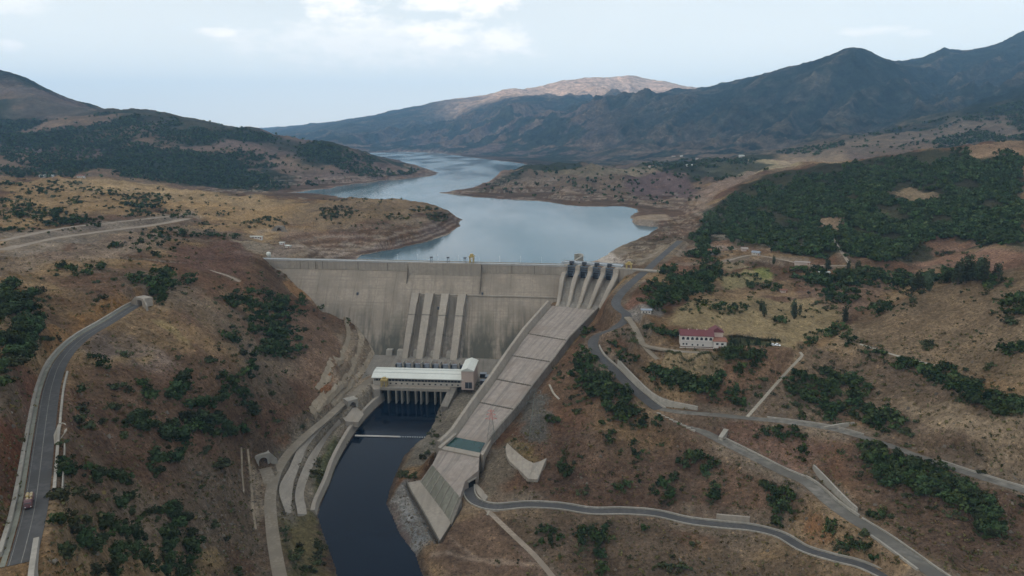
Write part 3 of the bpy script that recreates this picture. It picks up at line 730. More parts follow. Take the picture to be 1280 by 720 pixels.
# ------------------------------------------------------------------ sky, sun, air, camera
SUN_EL, SUN_AZ = math.radians(4.0), math.radians(-112)   # azimuth measured from +y towards +x
def build_world():
    w = bpy.data.worlds.new('World'); SC.world = w; w.use_nodes = True
    nt = w.node_tree; nt.nodes.clear()
    sky = nd(nt, 'ShaderNodeTexSky', sky_type='NISHITA'); sky.sun_disc = False
    sky.sun_elevation = SUN_EL + math.radians(9); sky.sun_rotation = SUN_AZ
    sky.air_density = 1.0; sky.dust_density = 1.6; sky.ozone_density = 1.4; sky.altitude = 900
    g = nd(nt, 'ShaderNodeTexCoord').outputs['Generated']
    sep = nd(nt, 'ShaderNodeSeparateXYZ'); nt.links.new(g, sep.inputs[0])
    def math_(op, a, b=None, c=None):
        n = nd(nt, 'ShaderNodeMath', operation=op)
        for i, v in enumerate((a, b, c)):
            if v is None: continue
            if hasattr(v, 'is_linked'): nt.links.new(v, n.inputs[i])
            else: n.inputs[i].default_value = v
        return n.outputs[0]
    X, Y, Z = sep.outputs
    hor = math_('SQRT', math_('ADD', math_('MULTIPLY', X, X), math_('MULTIPLY', Y, Y)))
    az = math_('ARCTAN2', X, Y); el = math_('ARCTAN2', Z, hor)
    comb = nd(nt, 'ShaderNodeCombineXYZ'); nt.links.new(az, comb.inputs[0]); nt.links.new(math_('MULTIPLY', el, 2.2), comb.inputs[1])
    n_big = noise(nt, comb.outputs[0], 3.0, 5, .55); n_f = noise(nt, comb.outputs[0], 24, 8, .62)
    # thin high veil over the whole sky, denser towards the horizon
    veil = math_('ADD', VEIL[0], math_('MULTIPLY', math_('SUBTRACT', n_big, .5), .55), None)
    veil = math_('MAXIMUM', math_('MINIMUM', veil, 1.0), 0.0)
    # the after-glow round the hidden sun
    gd = Vector((math.sin(SUN_AZ) * math.cos(.45), math.cos(SUN_AZ) * math.cos(.45), math.sin(.45)))
    dp = nd(nt, 'ShaderNodeVectorMath', operation='DOT_PRODUCT'); nt.links.new(g, dp.inputs[0]); dp.inputs[1].default_value = gd
    gl = math_('MULTIPLY', math_('POWER', math_('MAXIMUM', dp.outputs['Value'], 0.0), 2.5), GLOW)
    gc = nd(nt, 'ShaderNodeCombineXYZ')
    for i_, k_ in enumerate((1.0, .93, .84)): nt.links.new(math_('ADD', 1.0, math_('MULTIPLY', gl, k_)), gc.inputs[i_])
    vc = mixc(nt, VEIL[1], gc.outputs[0], 1.0, 'MULTIPLY')
    col = mixc(nt, sky.outputs[0], vc, veil)
    lo = math_('MULTIPLY', math_('POWER', math_('MAXIMUM', math_('SUBTRACT', 1.0, math_('MULTIPLY', math_('ABSOLUTE', el), 3.6)), 0.0), 1.5), .8)
    col = mixc(nt, col, VEIL[2], lo)
    # cumulus: soft lumps with ragged tops, placed by bearing and elevation
    total = None
    for px, py, rx, ry, amp in CLOUDS:
        u, s = ray(px, py); a0 = math.atan(u); e0 = math.atan(s * math.cos(a0))
        k = math.cos(a0) / F
        dx = math_('DIVIDE', math_('SUBTRACT', az, a0), rx * k); dy = math_('DIVIDE', math_('SUBTRACT', el, e0), ry * k)
        r2 = math_('ADD', math_('MULTIPLY', dx, dx), math_('MULTIPLY', dy, dy))
        v = math_('SUBTRACT', 1.0, r2)
        v = math_('ADD', v, math_('MULTIPLY', math_('SUBTRACT', n_f, .5), 3.9))
        v = math_('MULTIPLY', math_('MAXIMUM', math_('MINIMUM', math_('MULTIPLY', v, .95), 1.0), 0.0), amp)
        total = v if total is None else math_('MAXIMUM', total, v)
    col = mixc(nt, col, VEIL[3], total)
    bg = nd(nt, 'ShaderNodeBackground'); nt.links.new(col, bg.inputs[0]); bg.inputs[1].default_value = .1
    o = nd(nt, 'ShaderNodeOutputWorld'); nt.links.new(bg.outputs[0], o.inputs[0])
CLOUDS = [(420, 8, 38, 24, .95), (470, 36, 80, 14, .65), (555, 44, 70, 20, .9), (628, 54, 40, 20, .8), (560, 0, 80, 16, .9), (612, 6, 36, 18, .95), (480, 58, 190, 30, .45), (272, 40, 24, 6, .8), (8, 55, 22, 9, .8), (20, 5, 40, 14, .4), (1085, 38, 36, 6, .5), (430, 36, 40, 10, .5), (1150, 42, 20, 5, .3)]
VEIL = (.78, (6.2, 6.45, 6.4), (11.0, 10.2, 8.7), (10.2, 9.3, 8.4))
GLOW = 1.7
def build_light():
    L = bpy.data.lights.new('sun', 'SUN'); L.energy = 3.0; L.angle = math.radians(.53); L.color = (1, .77, .58)
    o = bpy.data.objects.new('sun', L); COL.objects.link(o)
    d = Vector((math.sin(SUN_AZ) * math.cos(SUN_EL), math.cos(SUN_AZ) * math.cos(SUN_EL), math.sin(SUN_EL)))
    o.rotation_euler = d.to_track_quat('Z', 'Y').to_euler()
HAZE_D = 4.0e-5
def build_air():
    bm = bmesh.new(); bmesh.ops.create_cube(bm, size=1)
    for v in bm.verts:
        v.co = Vector((v.co.x * 160000, -9000 if v.co.y < 0 else 30500, -160 if v.co.z < 0 else 2350))
    me = bpy.data.meshes.new('haze'); bm.to_mesh(me); bm.free()
    o = bpy.data.objects.new('haze', me); COL.objects.link(o); o['kind'] = 'stuff'; o['label'] = 'thin blue haze in the valley air'
    m, nt = new_mat('haze_air')
    v = nd(nt, 'ShaderNodeVolumePrincipled'); v.inputs['Color'].default_value = (.36, .65, 1.0, 1); v.inputs['Density'].default_value = HAZE_D; v.inputs['Anisotropy'].default_value = .0
    out = nd(nt, 'ShaderNodeOutputMaterial'); nt.links.new(v.outputs[0], out.inputs['Volume'])
    me.materials.append(m)
def build_shade_ridge():
    """ridge out of view on the left, added to keep the low sun off the valley"""
    s = np.linspace(0, 1, 90); w = np.linspace(-1, 1, 41)
    P = smooth_line(np.array([(-6500, -7500, 0), (-7600, -4500, 0), (-8000, -1500, 0), (-8000, 1500, 0), (-8100, 3600, 0), (-8300, 5000, 0)], float), 120)
    T = np.gradient(P[:, :2], axis=0); T /= np.linalg.norm(T, axis=1)[:, None]; N = np.stack([T[:, 1], -T[:, 0]], 1)
    n = len(P)
    X = P[:, 0:1] + N[:, 0:1] * w * 2300; Y = P[:, 1:2] + N[:, 1:2] * w * 2300
    end = np.sin(np.pi * np.clip(np.arange(n) / (n - 1), .04, .96)) ** .35
    Z = 2080 * end[:, None] * np.clip(1 - np.abs(w), 0, 1) ** .85 - 150 + 120 * ridged(X, Y, 1500, 5, 71) * (1 - np.abs(w))
    V = np.stack([X, Y, Z], -1).reshape(-1, 3); m = len(w)
    i = np.arange((n - 1) * (m - 1)); b = (i // (m - 1)) * m + i % (m - 1)
    A = np.tile(np.array(FOREST) * 1.5, (len(V), 1))
    o = mesh_np('mountains', V, np.stack([b, b + 1, b + m + 1, b + m], 1), bpy.data.materials['ground_cover'], A)  # added sun-blocking ridge, apart from the visible mountains
    o['kind'] = 'structure'; o['label'] = 'unseen wooded ridge added to shade the valley'
def build_camera():
    c = bpy.data.cameras.new('camera'); c.sensor_width = 36; c.lens = 18 / math.tan(math.radians(36)); c.clip_start = 1; c.clip_end = 150000
    o = bpy.data.objects.new('camera', c); COL.objects.link(o)
    o.location = (0, 0, CZ); o.rotation_euler = (math.pi / 2 - PITCH, 0, 0)
    SC.camera = o
def settings():
    v = SC.view_settings; v.view_transform = 'Standard'; v.look = 'None'; v.exposure = EXPOSURE; v.gamma = 1; v.use_curve_mapping = False
    c = SC.cycles; c.max_bounces = 6; c.diffuse_bounces = 3; c.glossy_bounces = 3; c.volume_bounces = 1; c.transparent_max_bounces = 8
    c.use_denoising = True; c.use_adaptive_sampling = True; c.adaptive_threshold = .02
EXPOSURE = 0.75
# ------------------------------------------------------------------ mesh helpers
class MB:
    def __init__(s): s.v = []; s.f = []
    def vert(s, p): s.v.append(tuple(float(c) for c in p)); return len(s.v) - 1
    def face(s, *P): s.f.append([s.vert(p) for p in P]); return s
    def strip(s, A, B, flip=False):
        a = [s.vert(p) for p in A]; b = [s.vert(p) for p in B]
        for i in range(len(a) - 1):
            q = [a[i], a[i + 1], b[i + 1], b[i]]
            s.f.append(q[::-1] if flip else q)
        return s
    def loft(s, rings, caps=True):
        """rings: lists of points with equal length, each a closed loop"""
        I = [[s.vert(p) for p in r] for r in rings]; n = len(I[0])
        for k in range(len(I) - 1):
            for i in range(n):
                j = (i + 1) % n
                s.f.append([I[k][i], I[k][j], I[k + 1][j], I[k + 1][i]])
        if caps: s.f.append(I[0][::-1]); s.f.append(I[-1][:])
        return s
    def box(s, c, size, e=(1, 0), bevel=0):
        ex = np.array((e[0], e[1], 0.)); ex /= np.linalg.norm(ex); ey = np.array((-ex[1], ex[0], 0.)); c = np.asarray(c, float)
        h = [x / 2 for x in size]
        def ring(z): return [c + ex * a * h[0] + ey * b * h[1] + np.array((0, 0, z)) for a, b in ((-1, -1), (1, -1), (1, 1), (-1, 1))]
        return s.loft([ring(-h[2]), ring(h[2])])
    def prism(s, poly, z0):
        """closed top polygon (x, y, z) carried straight down to z0"""
        top = [np.asarray(p, float) for p in poly]; bot = [np.array((p[0], p[1], z0)) for p in top]
        return s.loft([bot, top])
    def tube(s, p, q, r, n=6, r2=None):
        p = Vector(p); q = Vector(q); d = (q - p).normalized(); a = d.orthogonal().normalized(); b = d.cross(a)
        r2 = r if r2 is None else r2
        def ring(c, r): return [c + a * r * math.cos(2 * math.pi * i / n) + b * r * math.sin(2 * math.pi * i / n) for i in range(n)]
        return s.loft([ring(p, r), ring(q, r2)])
    def build(s, name, mat, parent=None, smooth=False):
        me = bpy.data.meshes.new(name); me.from_pydata(s.v, [], s.f); me.update()
        bm = bmesh.new(); bm.from_mesh(me); bmesh.ops.recalc_face_normals(bm, faces=bm.faces); bm.to_mesh(me); bm.free()
        if smooth:
            for p in me.polygons: p.use_smooth = True
        me.materials.append(mat)
        o = bpy.data.objects.new(name, me); COL.objects.link(o)
        if parent is not None:
            o.parent = parent; o.matrix_parent_inverse = PINV.get(parent.name) or parent.matrix_world.inverted()
        return o
PINV = {}
def thing(name, label, cat, loc=(0, 0, 0), group=None, rz=0.0):
    o = bpy.data.objects.new(name, None); COL.objects.link(o); o.empty_display_size = .5
    o.location = loc; o.rotation_euler = (0, 0, rz)
    from mathutils import Matrix
    PINV[o.name] = (Matrix.Translation(loc) @ Matrix.Rotation(rz, 4, 'Z')).inverted()
    return tag(o, label, cat, group)
def tag(o, label, cat, group=None):
    o['label'] = label; o['category'] = cat
    if group: o['group'] = group
    return o
def struct(o, label=None):
    o['kind'] = 'structure'
    if label: o['label'] = label
    return o
def frame2d(P):
    T = np.gradient(P[:, :2], axis=0); T /= np.linalg.norm(T, axis=1)[:, None] + 1e-9
    return np.stack([-T[:, 1], T[:, 0]], 1)      # left-hand normal of travel
def offs(P, o, dz=0.0):
    N = frame2d(P); Q = P.copy(); Q[:, 0] += N[:, 0] * o; Q[:, 1] += N[:, 1] * o; Q[:, 2] += dz
    return Q
def sub(P, a, b):
    """piece of a line between two picture points"""
    px = np.array([proj(p) for p in P])
    i = int(np.argmin(np.hypot(px[:, 0] - a[0], px[:, 1] - a[1]))); j = int(np.argmin(np.hypot(px[:, 0] - b[0], px[:, 1] - b[1])))
    return P[min(i, j):max(i, j) + 1]
def wall_line(P, h, th, down=3.0, mb=None, batter=0.0):
    """a wall that follows a line of ground points"""
    P = np.asarray(P, float); N = frame2d(P); mb = mb or MB(); rings = []
    for p, n in zip(P, N):
        n3 = np.array((n[0], n[1], 0))
        rings.append([p - n3 * (th / 2 + batter) + (0, 0, -down), p + n3 * (th / 2 + batter) + (0, 0, -down), p + n3 * th / 2 + (0, 0, h), p - n3 * th / 2 + (0, 0, h)])
    return mb.loft(rings)

# ------------------------------------------------------------------ palette
def dam_mat():
    m, nt = new_mat('dam_concrete'); MATS['dam_concrete'] = m
    co = objco(nt); col = (.272, .226, .180)
    n1 = noise(nt, co, .35, 5); n2 = noise(nt, co, .035, 4)
    c = mixc(nt, tuple(x * .86 for x in col), tuple(x * 1.12 for x in col), ramp(nt, n1, [(.3, 0.0), (.7, 1.0)]))
    c = mixc(nt, c, tuple(x * .74 for x in col), ramp(nt, n2, [(.42, 0.0), (.66, 1.0)]))
    # horizontal pour lines
    w = noise(nt, scaled(nt, co, (.004, .004, .42)), 1.0, 3, .6)
    c = mixc(nt, c, tuple(x * .80 for x in col), ramp(nt, w, [(.5, 0.0), (.62, .8)]))
    # run-off streaks and seepage stains, heavier low on the face
    s = noise(nt, scaled(nt, co, (.30, .02, .012)), 1.0, 6, .65); s2 = noise(nt, scaled(nt, co, (.05, .01, .02)), 1.0, 4, .6)
    sp = nd(nt, 'ShaderNodeSeparateXYZ'); nt.links.new(co, sp.inputs[0])
    lo = nd(nt, 'ShaderNodeMapRange'); lo.inputs['From Min'].default_value = -20; lo.inputs['From Max'].default_value = -85; lo.inputs['To Min'].default_value = .25; lo.inputs['To Max'].default_value = 1.0
    nt.links.new(sp.outputs[2], lo.inputs['Value'])
    k = mixc(nt, (0, 0, 0), lo.outputs[0], ramp(nt, s, [(.46, 0.0), (.66, .7)]))
    c = mixc(nt, c, (.075, .066, .055), k)
    lo2 = nd(nt, 'ShaderNodeMapRange'); lo2.inputs['From Min'].default_value = -40; lo2.inputs['From Max'].default_value = -74; nt.links.new(sp.outputs[2], lo2.inputs['Value'])
    c = mixc(nt, c, (.07, .068, .055), mixc(nt, (0, 0, 0), lo2.outputs[0], ramp(nt, s2, [(.41, 0.0), (.56, .9)])))
    finish(nt, c, .92, .1, n1, .2, .3)
def chute_mat():
    m, nt = new_mat('chute_concrete'); MATS['chute_concrete'] = m
    co = objco(nt); col = (.262, .220, .190)
    a = CHUTE_R[-1] - CHUTE_R[0]; ang = math.atan2(a[1], a[0])
    mp = nd(nt, 'ShaderNodeMapping'); mp.inputs['Rotation'].default_value = (0, 0, -ang); nt.links.new(co, mp.inputs['Vector'])
    n1 = noise(nt, co, .22, 6, .6); n2 = noise(nt, co, .03, 4, .6)
    s1 = noise(nt, scaled(nt, mp.outputs[0], (.012, .32, .02)), 1.0, 6, .65); s2 = noise(nt, scaled(nt, mp.outputs[0], (.05, 1.3, .02)), 1.0, 4, .6)
    c = mixc(nt, tuple(x * .84 for x in col), tuple(x * 1.15 for x in col), ramp(nt, n1, [(.3, 0.0), (.7, 1.0)]))
    c = mixc(nt, c, (.155, .135, .118), ramp(nt, s1, [(.48, 0.0), (.66, .85)]))
    c = mixc(nt, c, (.34, .31, .28), ramp(nt, s2, [(.58, 0.0), (.74, .55)]))
    c = mixc(nt, c, (.20, .155, .125), ramp(nt, n2, [(.5, 0.0), (.68, .7)]))
    finish(nt, c, .92, .1, n1, .2, .3)
def make_palette():
    S = simple_mat
    dam_mat()
    S('pale_concrete', (.275, .236, .194), .9, .15, .14, .4, .35)
    chute_mat()
    S('dirty_or_shaded_concrete', (.195, .172, .145), .9, .15, .25, .5, .6)
    S('wall_concrete', (.29, .262, .222), .9, .15, .2, .5, .3)
    S('stained_joint', (.115, .098, .080), .95, .1, .2, .5)
    S('green_concrete', (.185, .178, .142), .9, .15, .2, .4, .5)
    S('asphalt', (.070, .066, .064), .92, .2, .25, .5)
    S('worn_asphalt', (.135, .122, .105), .95, .15, .4, .22)
    S('gravel', (.21, .175, .135), 1, .1, .25, .6)
    S('dirt', (.25, .20, .155), 1, .1, .28, .4)
    S('pale_path', (.30, .265, .215), 1, .1, .2, .5)
    S('white_line', (.17, .16, .145), .9, .2, .3, .9)
    S('white_metal', (.54, .54, .49), .6, .3, .08, .5)
    S('white_wall', (.50, .46, .42), .9, .2, .1, .6)
    S('pink_wall', (.46, .36, .31), .9, .2, .1, .6)
    S('beige_wall', (.40, .36, .31), .9, .2, .12, .6)
    S('red_roof', (.128, .042, .046), .8, .25, .15, 1.2)
    S('rust_roof', (.22, .10, .07), .85, .2, .2, 1.2)
    S('grey_roof', (.22, .24, .27), .8, .25, .15, 1.0)
    S('dark_glass', (.03, .034, .042), .15, .5, .1, 1.0)
    S('dark_steel', (.036, .040, .050), .5, .4, .15, 1.0)
    S('blue_steel', (.085, .105, .125), .6, .35, .15, 1.0)
    S('weathered_steel', (.13, .14, .13), .7, .3, .1, 1.0)
    S('grey_steel', (.30, .31, .31), .55, .4, .1, 1.0)
    S('red_paint', (.45, .10, .08), .6, .3, .1, 1.0)
    S('yellow_paint', (.36, .265, .10), .55, .35, .12, .8)
    S('black_void', (.012, .011, .010), 1, 0, .1, .5)
    S('rubber', (.02, .02, .02), .9, .1, .1, 2)
    S('truck_red', (.11, .045, .048), .5, .4, .1, 1)
    S('truck_cargo', (.40, .32, .22), .9, .2, .2, 1)
    S('car_white', (.75, .76, .77), .3, .5, .03, 1)
    S('stone', (.30, .32, .34), .95, .1, .3, .4)
    S('bench_rock', (.27, .215, .155), .95, .1, .3, .3, .3)
    S('shade_stain_concrete', (.20, .172, .143), .95, .1, .35, .25, .95)  # darkened for the shade between the ribs, with real streaks of stain
    S('rib_concrete', (.30, .258, .212), .9, .15, .14, .4, .2)
    S('bridge_deck', (.38, .40, .43), .85, .2, .12, .4)

# ------------------------------------------------------------------ roads
def build_roads():
    M = MATS; kind = {'asphalt': 'asphalt', 'worn': 'worn_asphalt', 'gravel': 'gravel', 'pale': 'pale_path', 'dirt': 'dirt'}
    names = {'left': ('road', 'dark two lane road curving along the left hillside'), 'main': ('road', 'worn grey road winding down the right slope'), 'upper': ('road', 'narrow worn road across the right slope'),
             'lower': ('road', 'dark narrow road edged with concrete near the river'), 'river': ('road', 'gravel road along the left river bank'), 'house': ('road', 'gravel drive to the red roofed building'),
             'spur': ('road', 'short gravel spur below the drive'), 'path': ('path', 'pale straight footpath up the right slope'), 'track': ('path', 'dirt track down from the lower road'),
             'shelf': ('road', 'wide graded earth road on the left plateau'), 'shelf2': ('road', 'upper graded earth road on the left plateau'), 'hilltrack': ('path', 'dirt track over the left hill'),
             'adit': ('road', 'short gravel apron before the river tunnel mouth'), 'trail': ('path', 'pale trail along the dry right ridge'), 'foot': ('path', 'dirt road under the wooded hill'), 'foresttrack': ('path', 'dirt track through the wooded hill')}
    pieces = []
    for k, v in ROADS.items():
        if k == 'main':
            a_ = sub(ROAD_W[k], (838, 311), (826, 513)); n_ = len(a_); W_ = ROAD_W[k]; i_ = int(np.argmin(np.linalg.norm(W_ - a_[-1], axis=1)))
            pieces += [(k, v, W_[:i_ + 1], 'asphalt'), (k, v, W_[i_:], 'worn')]
        else: pieces.append((k, v, ROAD_W[k], v[2]))
    for k, v, W, kd in pieces:
        hw = v[1]
        mb = MB(); cols = np.linspace(-1, 1, 5 if hw > 2 else 3)
        L = [offs(W, c * hw, .05 - .04 * c * c) for c in cols]
        for i in range(len(L) - 1): mb.strip(L[i], L[i + 1])
        mb.strip(offs(W, -hw, -1.2), L[0]); mb.strip(L[-1], offs(W, hw, -1.2))
        struct(mb.build(names[k][0], M[kind[kd]], smooth=True), names[k][1] if kd == v[2] else 'dark upper stretch of the winding road beside the gates')
    # markings
    for k, o, wd in (('left', .15, .26), ('left', 3.2, .18)):
        mb = MB(); W = ROAD_W[k]
        mb.strip(offs(W, o - wd / 2, .075), offs(W, o + wd / 2, .075))
        struct(mb.build('road_marking', M['white_line']), 'pale painted line along the left road')
    # verges: pale gravel shoulder of the left road
    mb = MB(); W = ROAD_W['left']; mb.strip(offs(W, 4.2, .02), offs(W, 5.6, .3)); struct(mb.build('kerb', M['green_concrete']), 'grey drain strip along the uphill edge of the left road')
    def wl(P, h, th, lab, mat='wall_concrete', down=2.5, cat='wall', name='retaining_wall', group=None, batter=0):
        return tag(wall_line(P, h, th, down, batter=batter).build(name, M[mat]), lab, cat, group)
    W = ROAD_W['left']
    wl(offs(sub(W, (28, 690), (176, 379)), 6.4), 1.6, 1.3, 'long pale concrete wall on the uphill side of the left road')
    wl(offs(sub(W, (60, 622), (70, 540)), -5.2), 1.0, 1.0, 'low pale wall on the river side of the left road, just above the truck')
    wl(offs(sub(W, (66, 535), (72, 468)), -5.4), .8, .9, 'low pale wall on the outer edge of the left road, beside a lay-by')
    wl(offs(sub(W, (60, 625), (66, 560)), -7.6), .6, .35, 'thin pale kerb wall outside the low road wall above the truck')
    mb = MB(); P = [hit(*p) for p in ((67, 545), (74, 528), (82, 530), (84, 538), (74, 552), (68, 556))]
    mb.prism([p + (0, 0, .35) for p in P], min(p[2] for p in P) - 2); tag(mb.build('concrete_pad', M['pale_path']), 'pale lay-by pad beside the bend of the left road', 'paving')
    # wing wall where the left road dives into the hill at the bottom of the picture
    P = smooth_line([at(46, 676, 17.5), at(43, 695, 19), at(40, 716, 20), at(38, 740, 20)], 2)
    wl(P, 1.2, 1.5, 'pale broken concrete wing wall at the lower end of the left road', down=5)
    W = ROAD_W['main']
    wl(offs(sub(W, (742, 432), (826, 512)), 5.2), 1.3, .9, 'long pale parapet wall on the bend of the winding road')
    P = smooth_line([at(*p) for p in ((773,452,-33.5),(786,466,-37),(800,480,-41),(816,494,-45.5),(835,503,-47.5),(872,511,-48))], 3)
    wl(P, 1.8, 1.6, 'long pale retaining wall above the road fork', 'wall_concrete', 4, batter=.3)
    P = smooth_line([at(*p) for p in ((1017,583,-57.5),(1030,596,-58),(1046,613,-58.2),(1060,627,-58),(1071,637,-57.5))], 3)
    wl(P, 1.2, 1.2, 'outer pale concrete wall beside the wide bend of the road', down=7)
    wl(offs(sub(W, (1000, 598), (1064, 646)), 4.9), 1.3, .9, 'inner pale wall hugging the wide bend of the road')
    wl(offs(sub(W, (900, 549), (1000, 598)), 5.0), .8, .8, 'low pale kerb wall along the road above the dry slope')
    wl(offs(sub(W, (1068, 648), (1190, 733)), 5.0), .7, .7, 'low pale wall on the upper edge of the road at the lower right corner')
    wl(offs(sub(W, (1098, 668), (1160, 714)), -5.2), .9, 1.1, 'pale wall on the lower edge of the road at the lower right corner')
    # stone blocks along the road below the fork
    Q = offs(sub(W, (832, 515), (872, 536)), -5.4); Q = resamp(Q, 9)
    for i, p in enumerate(Q):
        b = MB().box(p + (0, 0, .3), (3.0, 1.2, 1.2), (.9, -.4)).build('barrier_block', M['wall_concrete'])
        tag(b, 'pale concrete block in the row along the road below the fork', 'road barrier', 'concrete blocks below the road fork')
    P = [at(*p) for p in ((903, 548, -56), (912, 536, -53), (906, 534, -53), (898, 547, -56))]
    tag(MB().prism([p + (0, 0, .5) for p in P], -62).build('culvert', M['wall_concrete']), 'short pale concrete culvert beside the winding road', 'culvert')
    W = ROAD_W['upper']
    wl(offs(sub(W, (958, 525), (1075, 545)), 3.9), .9, .8, 'pale low wall on the uphill side of the narrow upper road')
    wl(offs(sub(W, (1172, 579), (1300, 620)), 3.9), .9, .9, 'pale low wall along the upper road at the right edge')
    P = smooth_line([at(*p) for p in ((1030, 535, -44.5), (1050, 531, -43), (1068, 529, -42))], 3)
    wl(P, .8, 1.2, 'short pale wall branching off the upper road')
    W = ROAD_W['lower']
    wl(offs(sub(W, (588, 600), (1150, 745)), 3.9), .9, .9, 'continuous pale concrete wall on the uphill edge of the lower road')
    wl(offs(sub(W, (584, 606), (1150, 745)), -3.8), .6, .7, 'continuous pale concrete kerb on the river edge of the lower road')
    P = smooth_line([p for p in offs(sub(W, (895, 656), (934, 659)), 6.0)], 3)
    wl(P, 3.6, 1.4, 'tall beige retaining wall standing behind the lower road', 'pale_concrete', batter=.4)
    # concrete slopes of the left bank
    labs = ('upper pale concrete slope band under the gravel river road', 'lower pale concrete slope band above the river')
    for (a, b), lab in zip(STRIP_W, labs):
        A = resamp(a, 70); B = resamp(b, 70)
        mb = MB(); mb.loft([[p + (0, 0, .25), q + (0, 0, .25), q + (0, 0, -2), p + (0, 0, -2)] for p, q in zip(A, B)])
        tag(mb.build('concrete_slope', M['pale_concrete']), lab, 'embankment')
    # quay wall of the left bank
    base = np.array([(*p, ZR) for p in RIVER[0:8]]); base = smooth_line(base, 4)
    N = frame2d(base); mb = MB(); rings = []
    n = len(base)
    for i, (p, q) in enumerate(zip(base, N)):
        s_ = -1 if q[0] > 0 else 1
        out = np.array((q[0] * s_, q[1] * s_, 0)); h = 7.2 - 2.5 * sstep(.25, 1, i / n)
        rings.append([p - out * .4 + (0, 0, -3), p + out * 4 + (0, 0, -3), p + out * 4.4 + (0, 0, h), p + out * 1.6 + (0, 0, h)])
    tag(mb.loft(rings).build('quay_wall', M['pale_concrete']), 'beige quay wall along the left side of the river', 'wall')

